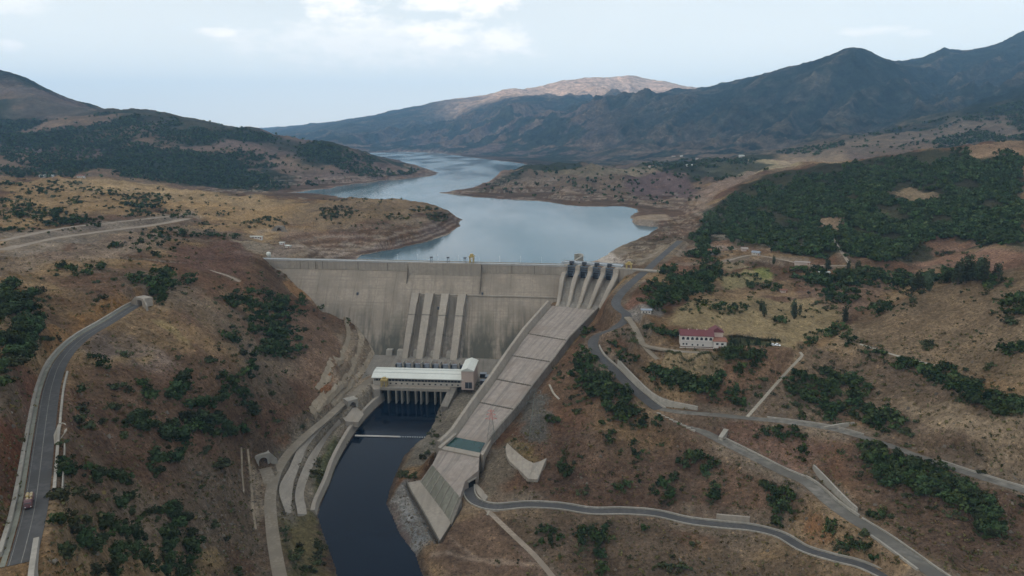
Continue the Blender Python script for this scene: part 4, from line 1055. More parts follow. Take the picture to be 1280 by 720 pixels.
# ------------------------------------------------------------------ dam
def s_at(px, py, z):
    p = at(px, py, z); return float(np.dot(p[:2] - DA, DE))
def build_dam():
    M = MATS
    root = thing('dam', 'tall grey concrete gravity dam across the valley', 'dam', D(200, 60, -92))
    s0, s1 = -25.0, dam_s(704, 333) + 4
    def prof(s, top=0.0, v=-9.0):
        T = 0.82 * (95 - 9)
        return [D(s, -9, -112), D(s, -9, top), D(s, 0, top), D(s, 0, v), D(s, .82 * (-v - 9) if v < -9 else 0, v), D(s, face_t(-40), -40), D(s, T, -95), D(s, T, -112)]
    marks = [s0] + [dam_s(px, 340) for px in (376, 404, 448, 485, 511)]
    mb = MB()
    ss = list(np.linspace(s0, s1, 9))
    mb.loft([prof(s) for s in ss])
    mb.build('body', M['dam_concrete'], root)
    # upper band, cast in monoliths; the middle one stands proud and reaches further down
    c0, c1 = dam_s(511.5, 338), dam_s(602, 338)
    edges = [s0 + 3] + [dam_s(px, 335) for px in (376, 386, 397, 448, 485)] + [c0]
    for a, b in zip(edges[:-1], edges[1:]):
        MB().loft([[D(s, .01, .35), D(s, .95, .35), D(s, .95, -9.5), D(s, .01, -9.8)] for s in (a + .22, b - .22)]).build('parapet_panel', M['pale_concrete'], root)
    edges = [c1] + [dam_s(px, 335) for px in (640, 668)] + [s1 - 1]
    for a, b in zip(edges[:-1], edges[1:]):
        MB().loft([[D(s, .01, .35), D(s, .95, .35), D(s, .95, -9.5), D(s, .01, -9.8)] for s in (a + .22, b - .22)]).build('parapet_panel', M['pale_concrete'], root)
    e = np.linspace(c0, c1, 8)
    for a, b in zip(e[:-1], e[1:]):
        MB().loft([[D(s, .02, .9), D(s, 3.4, .9), D(s, 3.4, -16), D(s, 6.2, -17), D(s, 4, -20), D(s, .02, -16)] for s in (a + .06, b - .06)]).build('intake_block', M['pale_concrete'], root)
    for px in (395, 404, 448, 485, 640, 668):
        s = dam_s(px, 335)
        MB().loft([[D(s + k, 0.2, -.2), D(s + k, 1.06, -.2), D(s + k, 1.06, -9.3), D(s + k, .2, -9.3)] for k in (-.35, .35)]).build('joint', M['stained_joint'], root)
    for s, z0 in ((c0 - .5, -22), (c1 + .5, -30)):
        MB().loft([[D(s + k, 0.1, -.5), D(s + k, 1.2, -.5), D(s + k, max(1.2, face_t(z0) + .5), z0), D(s + k, face_t(z0) - 3, z0)] for k in (-.4, .4)]).build('joint', M['stained_joint'], root)
    # crest road and parapets
    MB().loft([[D(s, -9.4, 0.05), D(s, 1.2, .05), D(s, 1.2, .45), D(s, -9.4, .45)] for s in (s0 - 5, s1)]).build('crest_road', M['bridge_deck'], root)
    for t in (-9.2, 1.0):
        MB().loft([[D(s, t - .25, .46), D(s, t + .25, .46), D(s, t + .25, 1.5), D(s, t - .25, 1.5)] for s in (s0 - 5, s1)]).build('parapet', M['wall_concrete'], root)
    # ledge across the face
    a, b = dam_s(527, 369, face_t(-31)), s1 - 6
    MB().loft([[D(s, face_t(-31) - 2, -32.6), D(s, face_t(-31) + 2.2, -32.6), D(s, face_t(-31) + 2.2, -31.2), D(s, face_t(-31) - 2, -31.2)] for s in (a, b)]).build('gallery_ledge', M['rib_concrete'], root)
    # joints down the sloping face and horizontal lift lines
    for s in np.linspace(40, s1 - 15, 14):
        s += random.uniform(-3, 3)
        z0, z1 = -11, -91
        MB().loft([[D(s + k, face_t(z) - .3, z), D(s + k, face_t(z) + .06, z + .05)] + [D(s + k + .16, face_t(z) + .06, z + .05), D(s + k + .16, face_t(z) - .3, z)] for z, k in ((z1, 0), (z0, 0))]).build('joint', M['stained_joint'], root)
    # penstock ribs
    ribs = []
    for px, w0, w1, mat in ((517, 9.5, 7.0, 'pale_concrete'), (535, 11, 8.4, 'rib_concrete'), (555.5, 9.8, 8.2, 'rib_concrete'), (577, 10.4, 8.2, 'rib_concrete')):
        s = s_at(px, 372, -33.5)
        rings = []
        for z, w, pr in ((-31.5, w0, 4.2), (-40, w0 * .95, 5.0), (-43, (w0 + w1) / 2, 6.0), (-68, (w0 + w1) / 2 * .97, 6.8), (-94, w1, 7.4)):
            t = face_t(z)
            rings.append([D(s - w / 2, t - 3, z), D(s + w / 2, t - 3, z), D(s + w / 2 - .6, t + pr, z + pr * .4), D(s - w / 2 + .6, t + pr, z + pr * .4)])
        r = MB().loft(rings).build('penstock', M[mat], root)
        for z in (-52, -70):
            t = face_t(z); w = (w0 + w1) / 2 + .3
            MB().loft([[D(s + k * w / 2, t, z), D(s + k * w / 2, t + 7.0, z + 2.6), D(s + k * w / 2, t + 7.4, z + 1.9), D(s + k * w / 2, t, z - .8)] for k in (-1, 1)]).build('collar', M['dirty_or_shaded_concrete'], r)
    for px0, px1 in ((522.5, 529), (541, 550.2), (560.7, 571.3), (582.5, 586)):  # thin panels painting the shade between the ribs, streaked with stain
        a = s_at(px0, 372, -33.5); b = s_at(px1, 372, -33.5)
        MB().loft([[D(a, face_t(z) - 2, z), D(a, face_t(z) + .08, z), D(b, face_t(z) + .08, z), D(b, face_t(z) - 2, z)] for z in (-34, -94)]).build('shade_stain_panel', M['shade_stain_concrete'], root)
    # anchor blocks and alcoves at the toe
    for px in (481, 495.5, 517, 539.5, 560):
        p = at(px, 451, -91); s = float(np.dot(p[:2] - DA, DE)); t = face_t(-88) + 2
        MB().loft([[D(s - 3.4, t - 6, -93), D(s + 3.4, t - 6, -93), D(s + 3.4, t + 4, -93), D(s - 3.4, t + 4, -93)], [D(s - 3.2, t - 6, -84), D(s + 3.2, t - 6, -84), D(s + 3.2, t + 1, -84), D(s - 3.2, t + 1, -84)]]).build('anchor_block', M['wall_concrete'], root)
    # seepage galleries: small dark doors in the face
    for px, py in ((447, 367), (548, 385), (603, 367), (700, 372)):
        p = damface(px, py); s = float(np.dot(p[:2] - DA, DE)); z = p[2]
        MB().loft([[D(s - 1, face_t(z) - 3, z - 1.6), D(s + 1, face_t(z) - 3, z - 1.6), D(s + 1, face_t(z) + 1.4, z - 1.6), D(s - 1, face_t(z) + 1.4, z - 1.6)], [D(s - 1, face_t(z) - 3, z + 1.4), D(s + 1, face_t(z) - 3, z + 1.4), D(s + 1, face_t(z) + .6, z + 1.4), D(s - 1, face_t(z) + .6, z + 1.4)]]).build('door', M['dark_steel'], root)
    return root
def build_crest_gear():
    M = MATS
    # hoist frames
    for px, lab in ((539, 'leftmost dark blue hoist frame standing on the dam crest'), (560, 'middle dark blue hoist frame standing on the dam crest'), (581, 'dark blue hoist frame on the dam crest beside the yellow crane')):
        s = dam_s(px, 327, -2); base = D(s, -3, .45)
        r = thing('hoist_frame', lab, 'hoist', base, 'hoist frames on the dam crest')
        for k in (-1, 1): MB().tube(D(s + k * 1.1, -3, .45), D(s + k * .9, -3, 6.5), .35, 6).build('post', M['blue_steel'], r)
        MB().box(D(s, -3, 6.9), (3.2, 2.2, 1.0), DE).build('winch', M['dark_steel'], r)
    s = dam_s(589.5, 327, -3)
    r = thing('gantry_crane', 'tall yellow gantry crane standing on the middle of the dam crest', 'crane', D(s, -4, .45))
    for a in (-2.0, 2.0):
        for b in (-7, -1.2):
            MB().box(D(s + a, b, 4.2), (.8, .9, 7.5), DE).build('leg', M['yellow_paint'], r)
    MB().box(D(s, -4.1, 8.6), (5.6, 8.0, 1.4), DE).build('bridge', M['yellow_paint'], r)
    MB().box(D(s, -4.1, 10.3), (3.2, 4.0, 2.0), DE).build('hoist_house', M['yellow_paint'], r)
    MB().box(D(s + .6, 0.2, 6.2), (2.0, 1.4, 2.0), DE).build('cab', M['white_wall'], r)
    # lamp posts along the crest
    for i in range(9):
        s = 150 + i * 24
        if s > dam_s(700, 330): break
        r = thing('street_lamp', 'thin grey lamp post, one of the row along the dam crest', 'street lamp', D(s, -8.4, .45), 'lamp posts along the dam crest')
        MB().tube(D(s, -8.4, .45), D(s, -8.4, 8.5), .14, 6, .08).build('pole', M['grey_steel'], r)
        MB().tube(D(s, -8.4, 8.5), D(s, -6.6, 8.8), .09, 5).build('arm', M['grey_steel'], r)
        MB().box(D(s, -6.3, 8.75), (.4, .9, .2), DE).build('lamp_head', M['white_metal'], r)

# ------------------------------------------------------------------ spillway
SA = None
def build_spillway():
    M = MATS
    C0 = (CHUTE_L[0] + CHUTE_R[0]) / 2; C1 = (CHUTE_L[-1] + CHUTE_R[-1]) / 2
    a = (C1 - C0)[:2]; a = a / np.linalg.norm(a); b = np.array((-a[1], a[0]))
    if b[0] < 0: b = -b
    G = C0[:2] - a * 50 + b * 4
    def S(q, r, z): 
        p = G + a * q + b * r; return (float(p[0]), float(p[1]), float(z))
    global SA; SA = (S, a, b)
    root = thing('spillway', 'broad pale concrete spillway chute with gates right of the dam', 'spillway', tuple((C0 + C1) / 2))
    pitch = 14.6
    # gate sill and ogee
    og = [(-16, -16), (-4, -13.4), (2, -13), (10, -15), (20, -20.5), (30, -27), (40, -33), (50, -36.2)]
    conv = lambda q: 1 - .20 * sstep(10, 50, q)
    mb = MB(); mb.loft([[S(q, -2 * pitch * conv(q), z), S(q, 2 * pitch * conv(q), z), S(q, 2 * pitch * conv(q), -60), S(q, -2 * pitch * conv(q), -60)] for q, z in og])
    mb.build('ogee_crest', M['dirty_or_shaded_concrete'], root, False)
    for k in range(5):
        r0 = (k - 2) * pitch; th = 5.4 if k < 4 else 6.2
        sec = [(-17, 1.0), (5, 1.0), (6, -4), (9, -6.5), (17, -10.5), (26, -17), (35, -25), (43, -31.5), (50, -35.6)]
        rings = []
        for q, z in sec:
            c = r0 * conv(q); w = th * (1 - .25 * sstep(8, 48, q))
            rings.append([S(q, c - w / 2, -60), S(q, c - w / 2, z - .9), S(q, c - w / 2 + .9, z), S(q, c + w / 2 - .9, z), S(q, c + w / 2, z - .9), S(q, c + w / 2, -60)])
        MB().loft(rings).build('gate_pier', M['pale_concrete'], root)
    for k in range(4):
        r0 = (k - 1.5) * pitch; w = pitch - 5.6
        ring = [(1.0 + 2.6 * math.sin(t), -12.8 + 11.6 * (t / 1.9)) for t in np.linspace(0, 1.9, 8)]
        g = MB().loft([[S(q, r0 - w / 2, z), S(q, r0 + w / 2, z), S(q - .6, r0 + w / 2, z), S(q - .6, r0 - w / 2, z)] for q, z in ring]).build('radial_gate', M['dark_steel'], root)
        for z in (-11, -8, -5, -2.5):
            t = (z + 12.8) / 11.6 * 1.9; q = 1.0 + 2.6 * math.sin(t)
            MB().loft([[S(q, r0 + s_ * w / 2, z), S(q + .7, r0 + s_ * w / 2, z), S(q + .7, r0 + s_ * w / 2, z + .5), S(q, r0 + s_ * w / 2, z + .5)] for s_ in (-1, 1)]).build('girder', M['blue_steel'], g)
        for s_ in (-.36, .36):
            for zt in (-3.5, -9):
                MB().tube(S(3, r0 + s_ * w, zt), S(13.5, r0 + s_ * w * 1.2, -8.6), .35, 6).build('gate_arm', M['blue_steel'], g)
        MB().box(S(-1, r0 - 1.5, 3.6), (4.6, 3.6, 3.0), b).build('hoist_house', M['dark_steel'], root)
        MB().box(S(4.2, r0, 0.6), (w + .4, .5, 1.6), b).build('catwalk', M['blue_steel'], root)
    MB().loft([[S(-16, r, 1.02), S(-5, r, 1.02), S(-5, r, 2.1), S(-16, r, 2.1)] for r in (-2 * pitch - 8, 2 * pitch + 3)]).build('service_bridge', M['bridge_deck'], root)
    for q in (-16, -5.2): MB().loft([[S(q, r, 2.1), S(q + .3, r, 2.1), S(q + .3, r, 3.2), S(q, r, 3.2)] for r in (-2 * pitch - 8, 2 * pitch + 3)]).build('railing', M['grey_steel'], root)
    # abutment block between the gates and the hill
    MB().prism([S(-8, 2 * pitch + 2.8, .6), S(3, 2 * pitch + 2.8, .6), S(5, 2 * pitch + 46, .3), S(-10, 2 * pitch + 48, .3)], -48).build('abutment_block', M['pale_concrete'], root)
    MB().loft([[S(2.6 + .055 * (r - 32), r, .6), S(3.4 + .055 * (r - 32), r, .6), S(3.4 + .055 * (r - 32), r, 1.5), S(2.6 + .055 * (r - 32), r, 1.5)] for r in (2 * pitch + 3, 2 * pitch + 45)]).build('parapet', M['wall_concrete'], root)
    # curved guide wall on the lake side
    P = smooth_line([at(*p) for p in ((714, 330, -2), (721, 325, -4), (728, 320.5, -6), (726, 318, -7), (718, 318.5, -8))], 2)
    wall_line(P, 1.0, 2.2, 22).build('guide_wall', M['wall_concrete'], root)
    # chute floor and side walls
    L = resamp(CHUTE_L, 40); R = resamp(CHUTE_R, 40)
    mb = MB(); n = 8
    rows = [[l + (r - l) * t for t in np.linspace(0, 1, n)] for l, r in zip(L, R)]
    for i in range(n - 1): mb.strip([w[i] for w in rows], [w[i + 1] for w in rows])
    mb.strip([w[0] + (0, 0, -4) for w in rows], [w[0] for w in rows]); mb.strip([w[-1] for w in rows], [w[-1] + (0, 0, -4) for w in rows])
    fl = mb.build('chute_floor', M['chute_concrete'], root)
    # slab joints: thin dark lines across and along the floor
    for t in np.linspace(.06, .94, 22):
        i = t * 39; k = int(i); f = i - k
        l = L[k] + (L[k + 1] - L[k]) * f; r = R[k] + (R[k + 1] - R[k]) * f; d = np.array((a[0], a[1], 0)) * .16
        MB().face(l + (0, 0, .03), r + (0, 0, .03), r + d + (0, 0, .02), l + d + (0, 0, .02)).build('slab_joint', M['dirty_or_shaded_concrete'], fl)
    bn = np.array((b[0], b[1], 0))
    def side(E, sgn, inner, hgt, top, mat):
        rings = []
        m = len(E)
        for i, p in enumerate(E):
            h = hgt * (1 - .25 * sstep(.8, 1, i / m))
            o = bn * sgn
            rings.append([p - o * .3 + (0, 0, -3), p + o * inner + (0, 0, h), p + o * (inner + top) + (0, 0, h), p + o * (inner + top + 3.2) + (0, 0, -13)])
        return MB().loft(rings).build('side_wall', M[mat], root)
    side(L, -1, 3.2, 5.2, 2.6, 'pale_concrete')
    w = side(R, 1, 1.2, 4.2, 1.2, 'dirty_or_shaded_concrete'); w['label'] = 'right hand side wall with its shade coloured in'  # darker concrete than the left wall, painting the shade of its outer face
    for lx, ly, rx, ry, z in ((660, 417, 709.4, 425.6, -47), (640.5, 444.5, 689.7, 452.5, -55), (621, 474, 666, 482.5, -64), (600, 503, 644, 512, -72)):
        l = at(lx, ly, z); r = at(rx, ry, z); d = np.array((a[0], a[1], 0))
        g = MB().loft([[p - d * .9 + (0, 0, .05), p + d * .9 + (0, 0, -.1), p + d * .9 + (0, 0, .16), p - d * .9 + (0, 0, .35)] for p in (l, r)]).build('aeration_slot', M['stained_joint'], root)
        for t in np.linspace(.04, .96, 16):
            p = l + (r - l) * t
            MB().box(p + (0, 0, .25) + d * .4, (.5, 1.4, .5), b).build('slot_tooth', M['dirty_or_shaded_concrete'], g)
    # pool at the foot of the chute, end sill and drop wall
    A1, A2 = at(553, 559.5, -80.2), at(600.5, 568.5, -80.2)
    p0, p1 = at(572, 543.5, -80.6), at(609, 551.5, -80.6)
    pw = MB().face(at(556, 557.5, -80.6), at(599, 566.5, -80.6), at(607.5, 552, -80.6), at(572.5, 544, -80.6)).build('pool_water', MATS['pool_green'])
    struct(pw, 'dark green pool at the foot of the spillway chute')
    def blk(name, P, z0, mat): return MB().prism([at(*p) for p in P], z0).build(name, M[mat], root)
    blk('end_sill', ((550, 561, -80), (555, 557, -79.6), (600.5, 566, -79.6), (599, 571, -80)), -103, 'pale_concrete')
    blk('pool_wall', ((600.3, 566.4, -79), (611, 548, -78), (614, 550, -78), (604, 569, -79)), -96, 'pale_concrete')
    blk('pool_wall', ((551, 560, -79), (571, 542, -78.4), (568, 541, -78.4), (547, 559, -79)), -96, 'pale_concrete')
    # sloping deck below the sill, bucket, drop wall, bench
    dk = [at(*p) for p in ((550, 561.2, -80.6), (599, 571, -80.6), (598, 588, -83.5), (581, 602, -86), (575, 622, -88), (540, 581.5, -86.5))]
    MB().prism(dk, -103).build('end_deck', M['chute_concrete'], root)
    cv = [at(*p) for p in ((577.5, 573, -81.2), (582, 573.5, -81.4), (583, 582, -83), (577, 592, -84.5), (568, 590, -85), (575, 584, -83.6))]
    B1, B2 = at(540, 581.5, -86.3), at(575, 622.5, -87.8)
    W1, W2 = at(525, 602, -98.3), at(563, 652, -98.3)
    n = 11
    mb = MB()
    mb.loft([[b_ + (0, 0, .6), w_ + (0, 0, 0), w_ + (0, 0, -6), b_ + (0, 0, -12)] for b_, w_ in zip(np.linspace(B1, B2, n), np.linspace(W1, W2, n))])
    dw = mb.build('drop_wall', M['green_concrete'], root)
    for t in np.linspace(.03, .97, 7):
        b_ = B1 + (B2 - B1) * t; w_ = W1 + (W2 - W1) * t; dd = (B2 - B1) / np.linalg.norm(B2 - B1) * .35; o = (w_ - b_); o = np.array((o[0], o[1], 0)); o /= np.linalg.norm(o)
        MB().loft([[b_ - dd + (0, 0, .7), b_ + dd + (0, 0, .7), b_ + dd + o * .7 + (0, 0, .7), b_ - dd + o * .7 + (0, 0, .7)], [w_ - dd, w_ + dd, w_ + dd + o * .7, w_ - dd + o * .7]]).build('rib', M['wall_concrete'], dw)
    MB().prism([at(*p) for p in ((575, 622.5, -87.6), (577, 624, -87.6), (565, 655, -97.8), (562, 652, -98))], -103).build('wing_wall', M['dirty_or_shaded_concrete'], root)
    MB().prism([at(*p) for p in ((509, 603.5, -98.3), (526, 600, -98), (564, 653, -98), (549, 677, -98.4))], -104).build('bench', M['pale_concrete'], root)
    E = np.array([at(*p) for p in ((508.5, 602.5, -98.2), (512, 612, -98.2), (530, 642, -98.2), (549.5, 678, -98.2))])
    wall_line(resamp(E, 12), .8, .8, 5).build('bench_kerb', M['stained_joint'], root)
    # underpass of the lower road
    Cc, Ee = at(598, 588, -83.5), at(581, 602, -86); mid = (Cc * .5 + Ee * .5); ee = (Ee - Cc)[:2]; ee = ee / np.linalg.norm(ee)
    MB().box((mid[0], mid[1], -90.6), (6.6, 1.0, 5.4), ee).build('underpass', M['black_void'], root)
    MB().box((mid[0], mid[1], -87.5), (9.0, 2.0, .8), ee).build('underpass_lintel', M['wall_concrete'], root)
    # stone bank below
    for px, lab in ((0, 0),): pass

# ------------------------------------------------------------------ powerhouse and yard
def build_powerhouse():
    M = MATS
    P = [(-148, 656), (-150, 735), (14, 730), (8, 660), (-12, 640), (-43, 641), (-45, 654)]
    mb = MB(); mb.prism([(x, y, -90.0) for x, y in P], -92); struct(mb.build('yard', M['dirty_or_shaded_concrete']), 'grey concrete yard round the powerhouse')
    p = at(466, 471.5, -81); q = at(579, 474.5, -81)
    e = (q - p)[:2]; Ln = float(np.linalg.norm(e)); e /= Ln; nrm = np.array((e[1], -e[0]))     # towards the camera
    def B(x, y, z): w = p[:2] + e * x + nrm * y; return (float(w[0]), float(w[1]), float(z))
    root = thing('powerhouse', 'long white roofed powerhouse at the foot of the dam', 'power station', B(Ln / 2, -10, -90))
    dep = 21.0
    MB().loft([[B(x, 0, -88.4), B(x, -dep, -90.5), B(x, -dep, -79.6), B(x, 0, -81.2)] for x in (0, Ln)]).build('wall', M['beige_wall'], root)
    rf = [(1.6, -81.3), (1.6, -80.7), (-2, -79.2), (-7, -77.6), (-13, -76.8), (-19, -77.2), (-dep - .8, -78.2), (-dep - .8, -79.0)]
    rt = MB().loft([[B(x, y, z) for y, z in rf] for x in np.linspace(-1, Ln + .5, 12)]).build('roof', M['white_metal'], root)
    for y, z in ((-6, -77.85), (-12.5, -76.8)):
        MB().loft([[B(x, y - .22, z - .05), B(x, y + .22, z - .12), B(x, y + .22, z + .1), B(x, y - .22, z + .12)] for x in (-.8, Ln + .3)]).build('roof_seam', M['grey_steel'], rt)
    MB().loft([[B(x, .02, -84.2), B(x, .3, -84.2), B(x, .3, -82.3), B(x, .02, -82.3)] for x in (1.5, Ln - 1)]).build('window_band', M['dark_glass'], root)
    for i in range(27):
        x = 2.5 + i * (Ln - 5) / 26
        MB().box(B(x, .35, -83.25), (.3, .25, 1.9), e).build('mullion', M['beige_wall'], root)
    for i in range(13):
        x = 17 + i * (Ln - 22) / 12
        f = MB().box(B(x, .06, -86.6), (2.3, .2, 1.7), e).build('window', M['beige_wall'], root); MB().box(B(x, .14, -86.6), (1.7, .2, 1.25), e).build('pane', M['dark_glass'], f)
    # draft tube deck and piers
    x1 = Ln - 15
    MB().loft([[B(x, -1, -90.2), B(x, 9.5, -90.2), B(x, 9.5, -88.3), B(x, -1, -88.3)] for x in (9, x1 + 3)]).build('tailrace_deck', M['pale_concrete'], root)
    MB().loft([[B(x, 9.2, -88.3), B(x, 9.5, -88.3), B(x, 9.5, -87.3), B(x, 9.2, -87.3)] for x in (9, x1 + 3)]).build('railing', M['wall_concrete'], root)
    MB().loft([[B(x, 1.5, -108), B(x, 1.8, -108), B(x, 1.8, -90.1), B(x, 1.5, -90.1)] for x in (9, x1 + 3)]).build('draft_tube_opening', M['black_void'], root)
    for px in (485.7, 495.6, 502.9, 510, 520.2, 527.2, 534.2, 544.8, 552):
        c = at(px, 486, -90); x = float(np.dot(c[:2] - p[:2], e)) + .3
        MB().loft([[B(x - .85, 1.6, z), B(x + .85, 1.6, z), B(x + .75, 9.1, z), B(x, 10.2, z), B(x - .75, 9.1, z)] for z in (-108, -90.15)]).build('pier', M['wall_concrete'], root)
    MB().prism([B(-3, -2, -88.4), B(9.2, -2, -88.4), B(9.2, 10, -88.8), B(4, 12, -89)], -106).build('wing_wall', M['pale_concrete'], root)
    MB().prism([B(x1 + 2.8, -1, -88.6), B(x1 + 9, -1, -88.8), B(x1 + 6, 36, -94), B(x1 - 1, 34, -95), B(x1 + 1.5, 10, -89)], -107).build('wing_wall', M['dirty_or_shaded_concrete'], root)
    # tall annex
    a0, a1 = Ln - 1.5, Ln + 10
    MB().loft([[B(x, 1.5, -90.5), B(x, -30, -90.5), B(x, -30, -72), B(x, 1.5, -72)] for x in (a0, a1)]).build('annex_wall', M['pink_wall'], root)
    MB().loft([[B(a0 - .7, y, -72.1), B(a1 + .7, y, -72.1), B(a1 + .7, y, -71.5), B((a0 + a1) / 2, y, -69), B(a0 - .7, y, -71.5)] for y in (2.3, -31)]).build('annex_roof', M['white_metal'], root)
    d = MB().box(B((a0 + a1) / 2 + 1, 1.6, -86), (6.5, .4, 6), e).build('door', M['dark_steel'], root)
    MB().box(B((a0 + a1) / 2 + 1, 1.9, -86), (.25, .15, 6), e).build('door_rail', M['grey_steel'], d)
    # yellow draft gate crane on the deck
    c = at(482, 477, -85); x = float(np.dot(c[:2] - p[:2], e))
    r = thing('gantry_crane', 'small yellow gantry crane on the deck before the powerhouse', 'crane', B(x, 5, -88.3))
    for a in (-2.2, 2.2):
        for y in (1.8, 7.6): MB().box(B(x + a, y, -85), (.9, .9, 6.6), e).build('leg', M['yellow_paint'], r)
    MB().box(B(x, 4.7, -81.3), (6.2, 7.4, 1.2), e).build('bridge', M['yellow_paint'], r)
    MB().box(B(x, 4.7, -79.9), (3, 3, 1.6), e).build('hoist_house', M['yellow_paint'], r)
    # transformers behind
    for i in range(8):
        x = 12 + i * 9.6
        c = B(x, -dep - 36, -90.0)
        r = thing('transformer', 'grey transformer, one of the row between powerhouse and dam', 'transformer', c, 'transformers behind the powerhouse')
        MB().box(np.array(c) + (0, 0, 2.4), (4.6, 3.2, 4.8), e).build('tank', M['grey_roof'], r)
        MB().box(np.array(c) + (-3.2 * e[0], -3.2 * e[1], 2.2), (1.2, 3.0, 3.6), e).build('radiator', M['dark_steel'], r)
        for k in (-1, 0, 1): MB().tube(np.array(c) + (e[0] * k * 1.3, e[1] * k * 1.3, 4.8), np.array(c) + (e[0] * k * 1.3, e[1] * k * 1.3, 7.2), .25, 6, .12).build('bushing', M['rust_roof'], r)
        if i < 7:
            x += 4.8; c2 = B(x, -dep - 36, -90.0)
            tag(MB().box(np.array(c2) + (0, 0, 3.4), (.7, 8, 7.2), e).build('fire_wall', M['wall_concrete']), 'pale fire wall, one of the row between the transformers', 'wall', 'fire walls between transformers')
    # switchyard gear right of the annex
    for i, (x, y, w, h) in enumerate(((Ln + 17, -14, 5, 4), (Ln + 22, -24, 7, 5), (Ln + 15, -34, 6, 4))):
        c = np.array(B(x, y, -90.2))
        r = thing('equipment_shed', ('low dark shed beside the tall annex of the powerhouse', 'widest dark shed in the yard right of the powerhouse', 'dark shed under the dam behind the annex')[i], 'shed', tuple(c))
        MB().box(c + (0, 0, h / 2), (w, w * .8, h), e).build('wall', M['dark_steel'], r)
        MB().box(c + (0, 0, h + .2), (w + .8, w * .8 + .8, .4), e).build('roof', M['grey_roof'], r)
    # boom across the tailwater
    a_, b_ = at(444, 545, ZR), at(500, 546.5, ZR)
    r = thing('floating_boom', 'white floating boom stretched across the dark river', 'boom', tuple((a_ + b_) / 2))
    for t in np.linspace(0, 1, 25)[:-1]:
        u_ = a_ + (b_ - a_) * t; v_ = a_ + (b_ - a_) * (t + 1 / 24 - .006); bow = np.array((0, 0, .25))
        MB().tube(u_ + bow, v_ + bow, .85, 8).build('float', M['white_wall'], r)
    c_ = at(533, 547, ZR)
    for t in np.linspace(0, 1, 12)[:-1]:
        u_ = b_ + (c_ - b_) * t; v_ = b_ + (c_ - b_) * (t + .05)
        MB().tube(u_ + (0, 0, .2), v_ + (0, 0, .2), .6, 7).build('float', M['grey_steel'], r)['label'] = 'dark grey float'

# ------------------------------------------------------------------ portals
def portal(px, py, z, face, w, h, lab, mat='wall_concrete', depth=8, arch=True, wing=True):
    """a concrete portal with a dark opening; face = direction it looks (x, y)"""
    M = MATS; c = at(px, py, z); f = np.array(face, float); f /= np.linalg.norm(f); e = np.array((-f[1], f[0]))
    def B(x, y, zz): q = c[:2] + e * x + f * y; return (float(q[0]), float(q[1]), float(z + zz))
    r = thing('tunnel_portal', lab, 'tunnel portal', tuple(c))
    ow, oh = w * .58, h * .72
    if arch: arc = [(-ow / 2, 0)] + [(-ow / 2 * math.cos(t), oh - ow / 2 + ow / 2 * math.sin(t)) for t in np.linspace(0, math.pi, 9)] + [(ow / 2, 0)]
    else: arc = [(-ow / 2, 0), (-ow / 2, oh), (ow / 2, oh), (ow / 2, 0)]
    out = [(-w / 2, 0)] + [(-w / 2 + (x + ow / 2) / ow * w, h) for x, _ in arc[1:-1]] + [(w / 2, 0)]
    mb = MB()
    fi = [B(x, 0, zz) for x, zz in arc]; fo = [B(x, 0, zz) for x, zz in out]; bi = [B(x, -depth, zz) for x, zz in arc]; bo = [B(x, -depth, zz) for x, zz in out]
    mb.strip(fi, fo); mb.strip(fo, bo); mb.strip(bi, fi)
    mb.build('frame', M[mat], r)
    MB().face(*[B(x, -depth + .3, zz) for x, zz in arc]).build('opening', M['black_void'], r)
    if wing:
        for s_ in (-1, 1):
            MB().loft([[B(s_ * (w / 2 + .02), -1.0, -2), B(s_ * (w / 2 + .02), .2, -2), B(s_ * (w / 2 + .02), .2, h), B(s_ * (w / 2 + .02), -1, h)], [B(s_ * (w * .95), -.2, -2), B(s_ * (w * .95), 1.0, -2), B(s_ * (w * .95), 1.0, h * .35), B(s_ * (w * .95), -.2, h * .35)]]).build('wing_wall', M[mat], r)
    return r
def build_portals():
    M = MATS
    portal(175, 383, 17.8, (-.62, -.9), 11.5, 6.6, 'boxy pale road tunnel portal at the end of the left road', 'pale_concrete', depth=7, arch=False)
    portal(329.5, 582, -85.5, (.55, -.9), 10, 8.5, 'round dark tunnel mouth beside the gravel river road')
    portal(441.5, 510, -91.5, (.62, -.8), 10, 7.5, 'pale concrete tunnel outlet standing over the river quay', depth=9, wing=False)
    portal(349, 290, 4.5, (-.1, -1), 12, 8.5, 'small dark tunnel mouth cut in the slope behind the dam', 'dirty_or_shaded_concrete')
    P = [at(*p) for p in ((426, 514, -92), (446, 509, -92), (455, 518, -93), (448, 528, -93.5), (432, 527, -93.5), (427, 520, -93))]
    tag(MB().prism([p + (0, 0, .3) for p in P], -98).build('concrete_pad', M['pale_concrete']), 'pale outlet pad in front of the tunnel over the quay', 'paving')

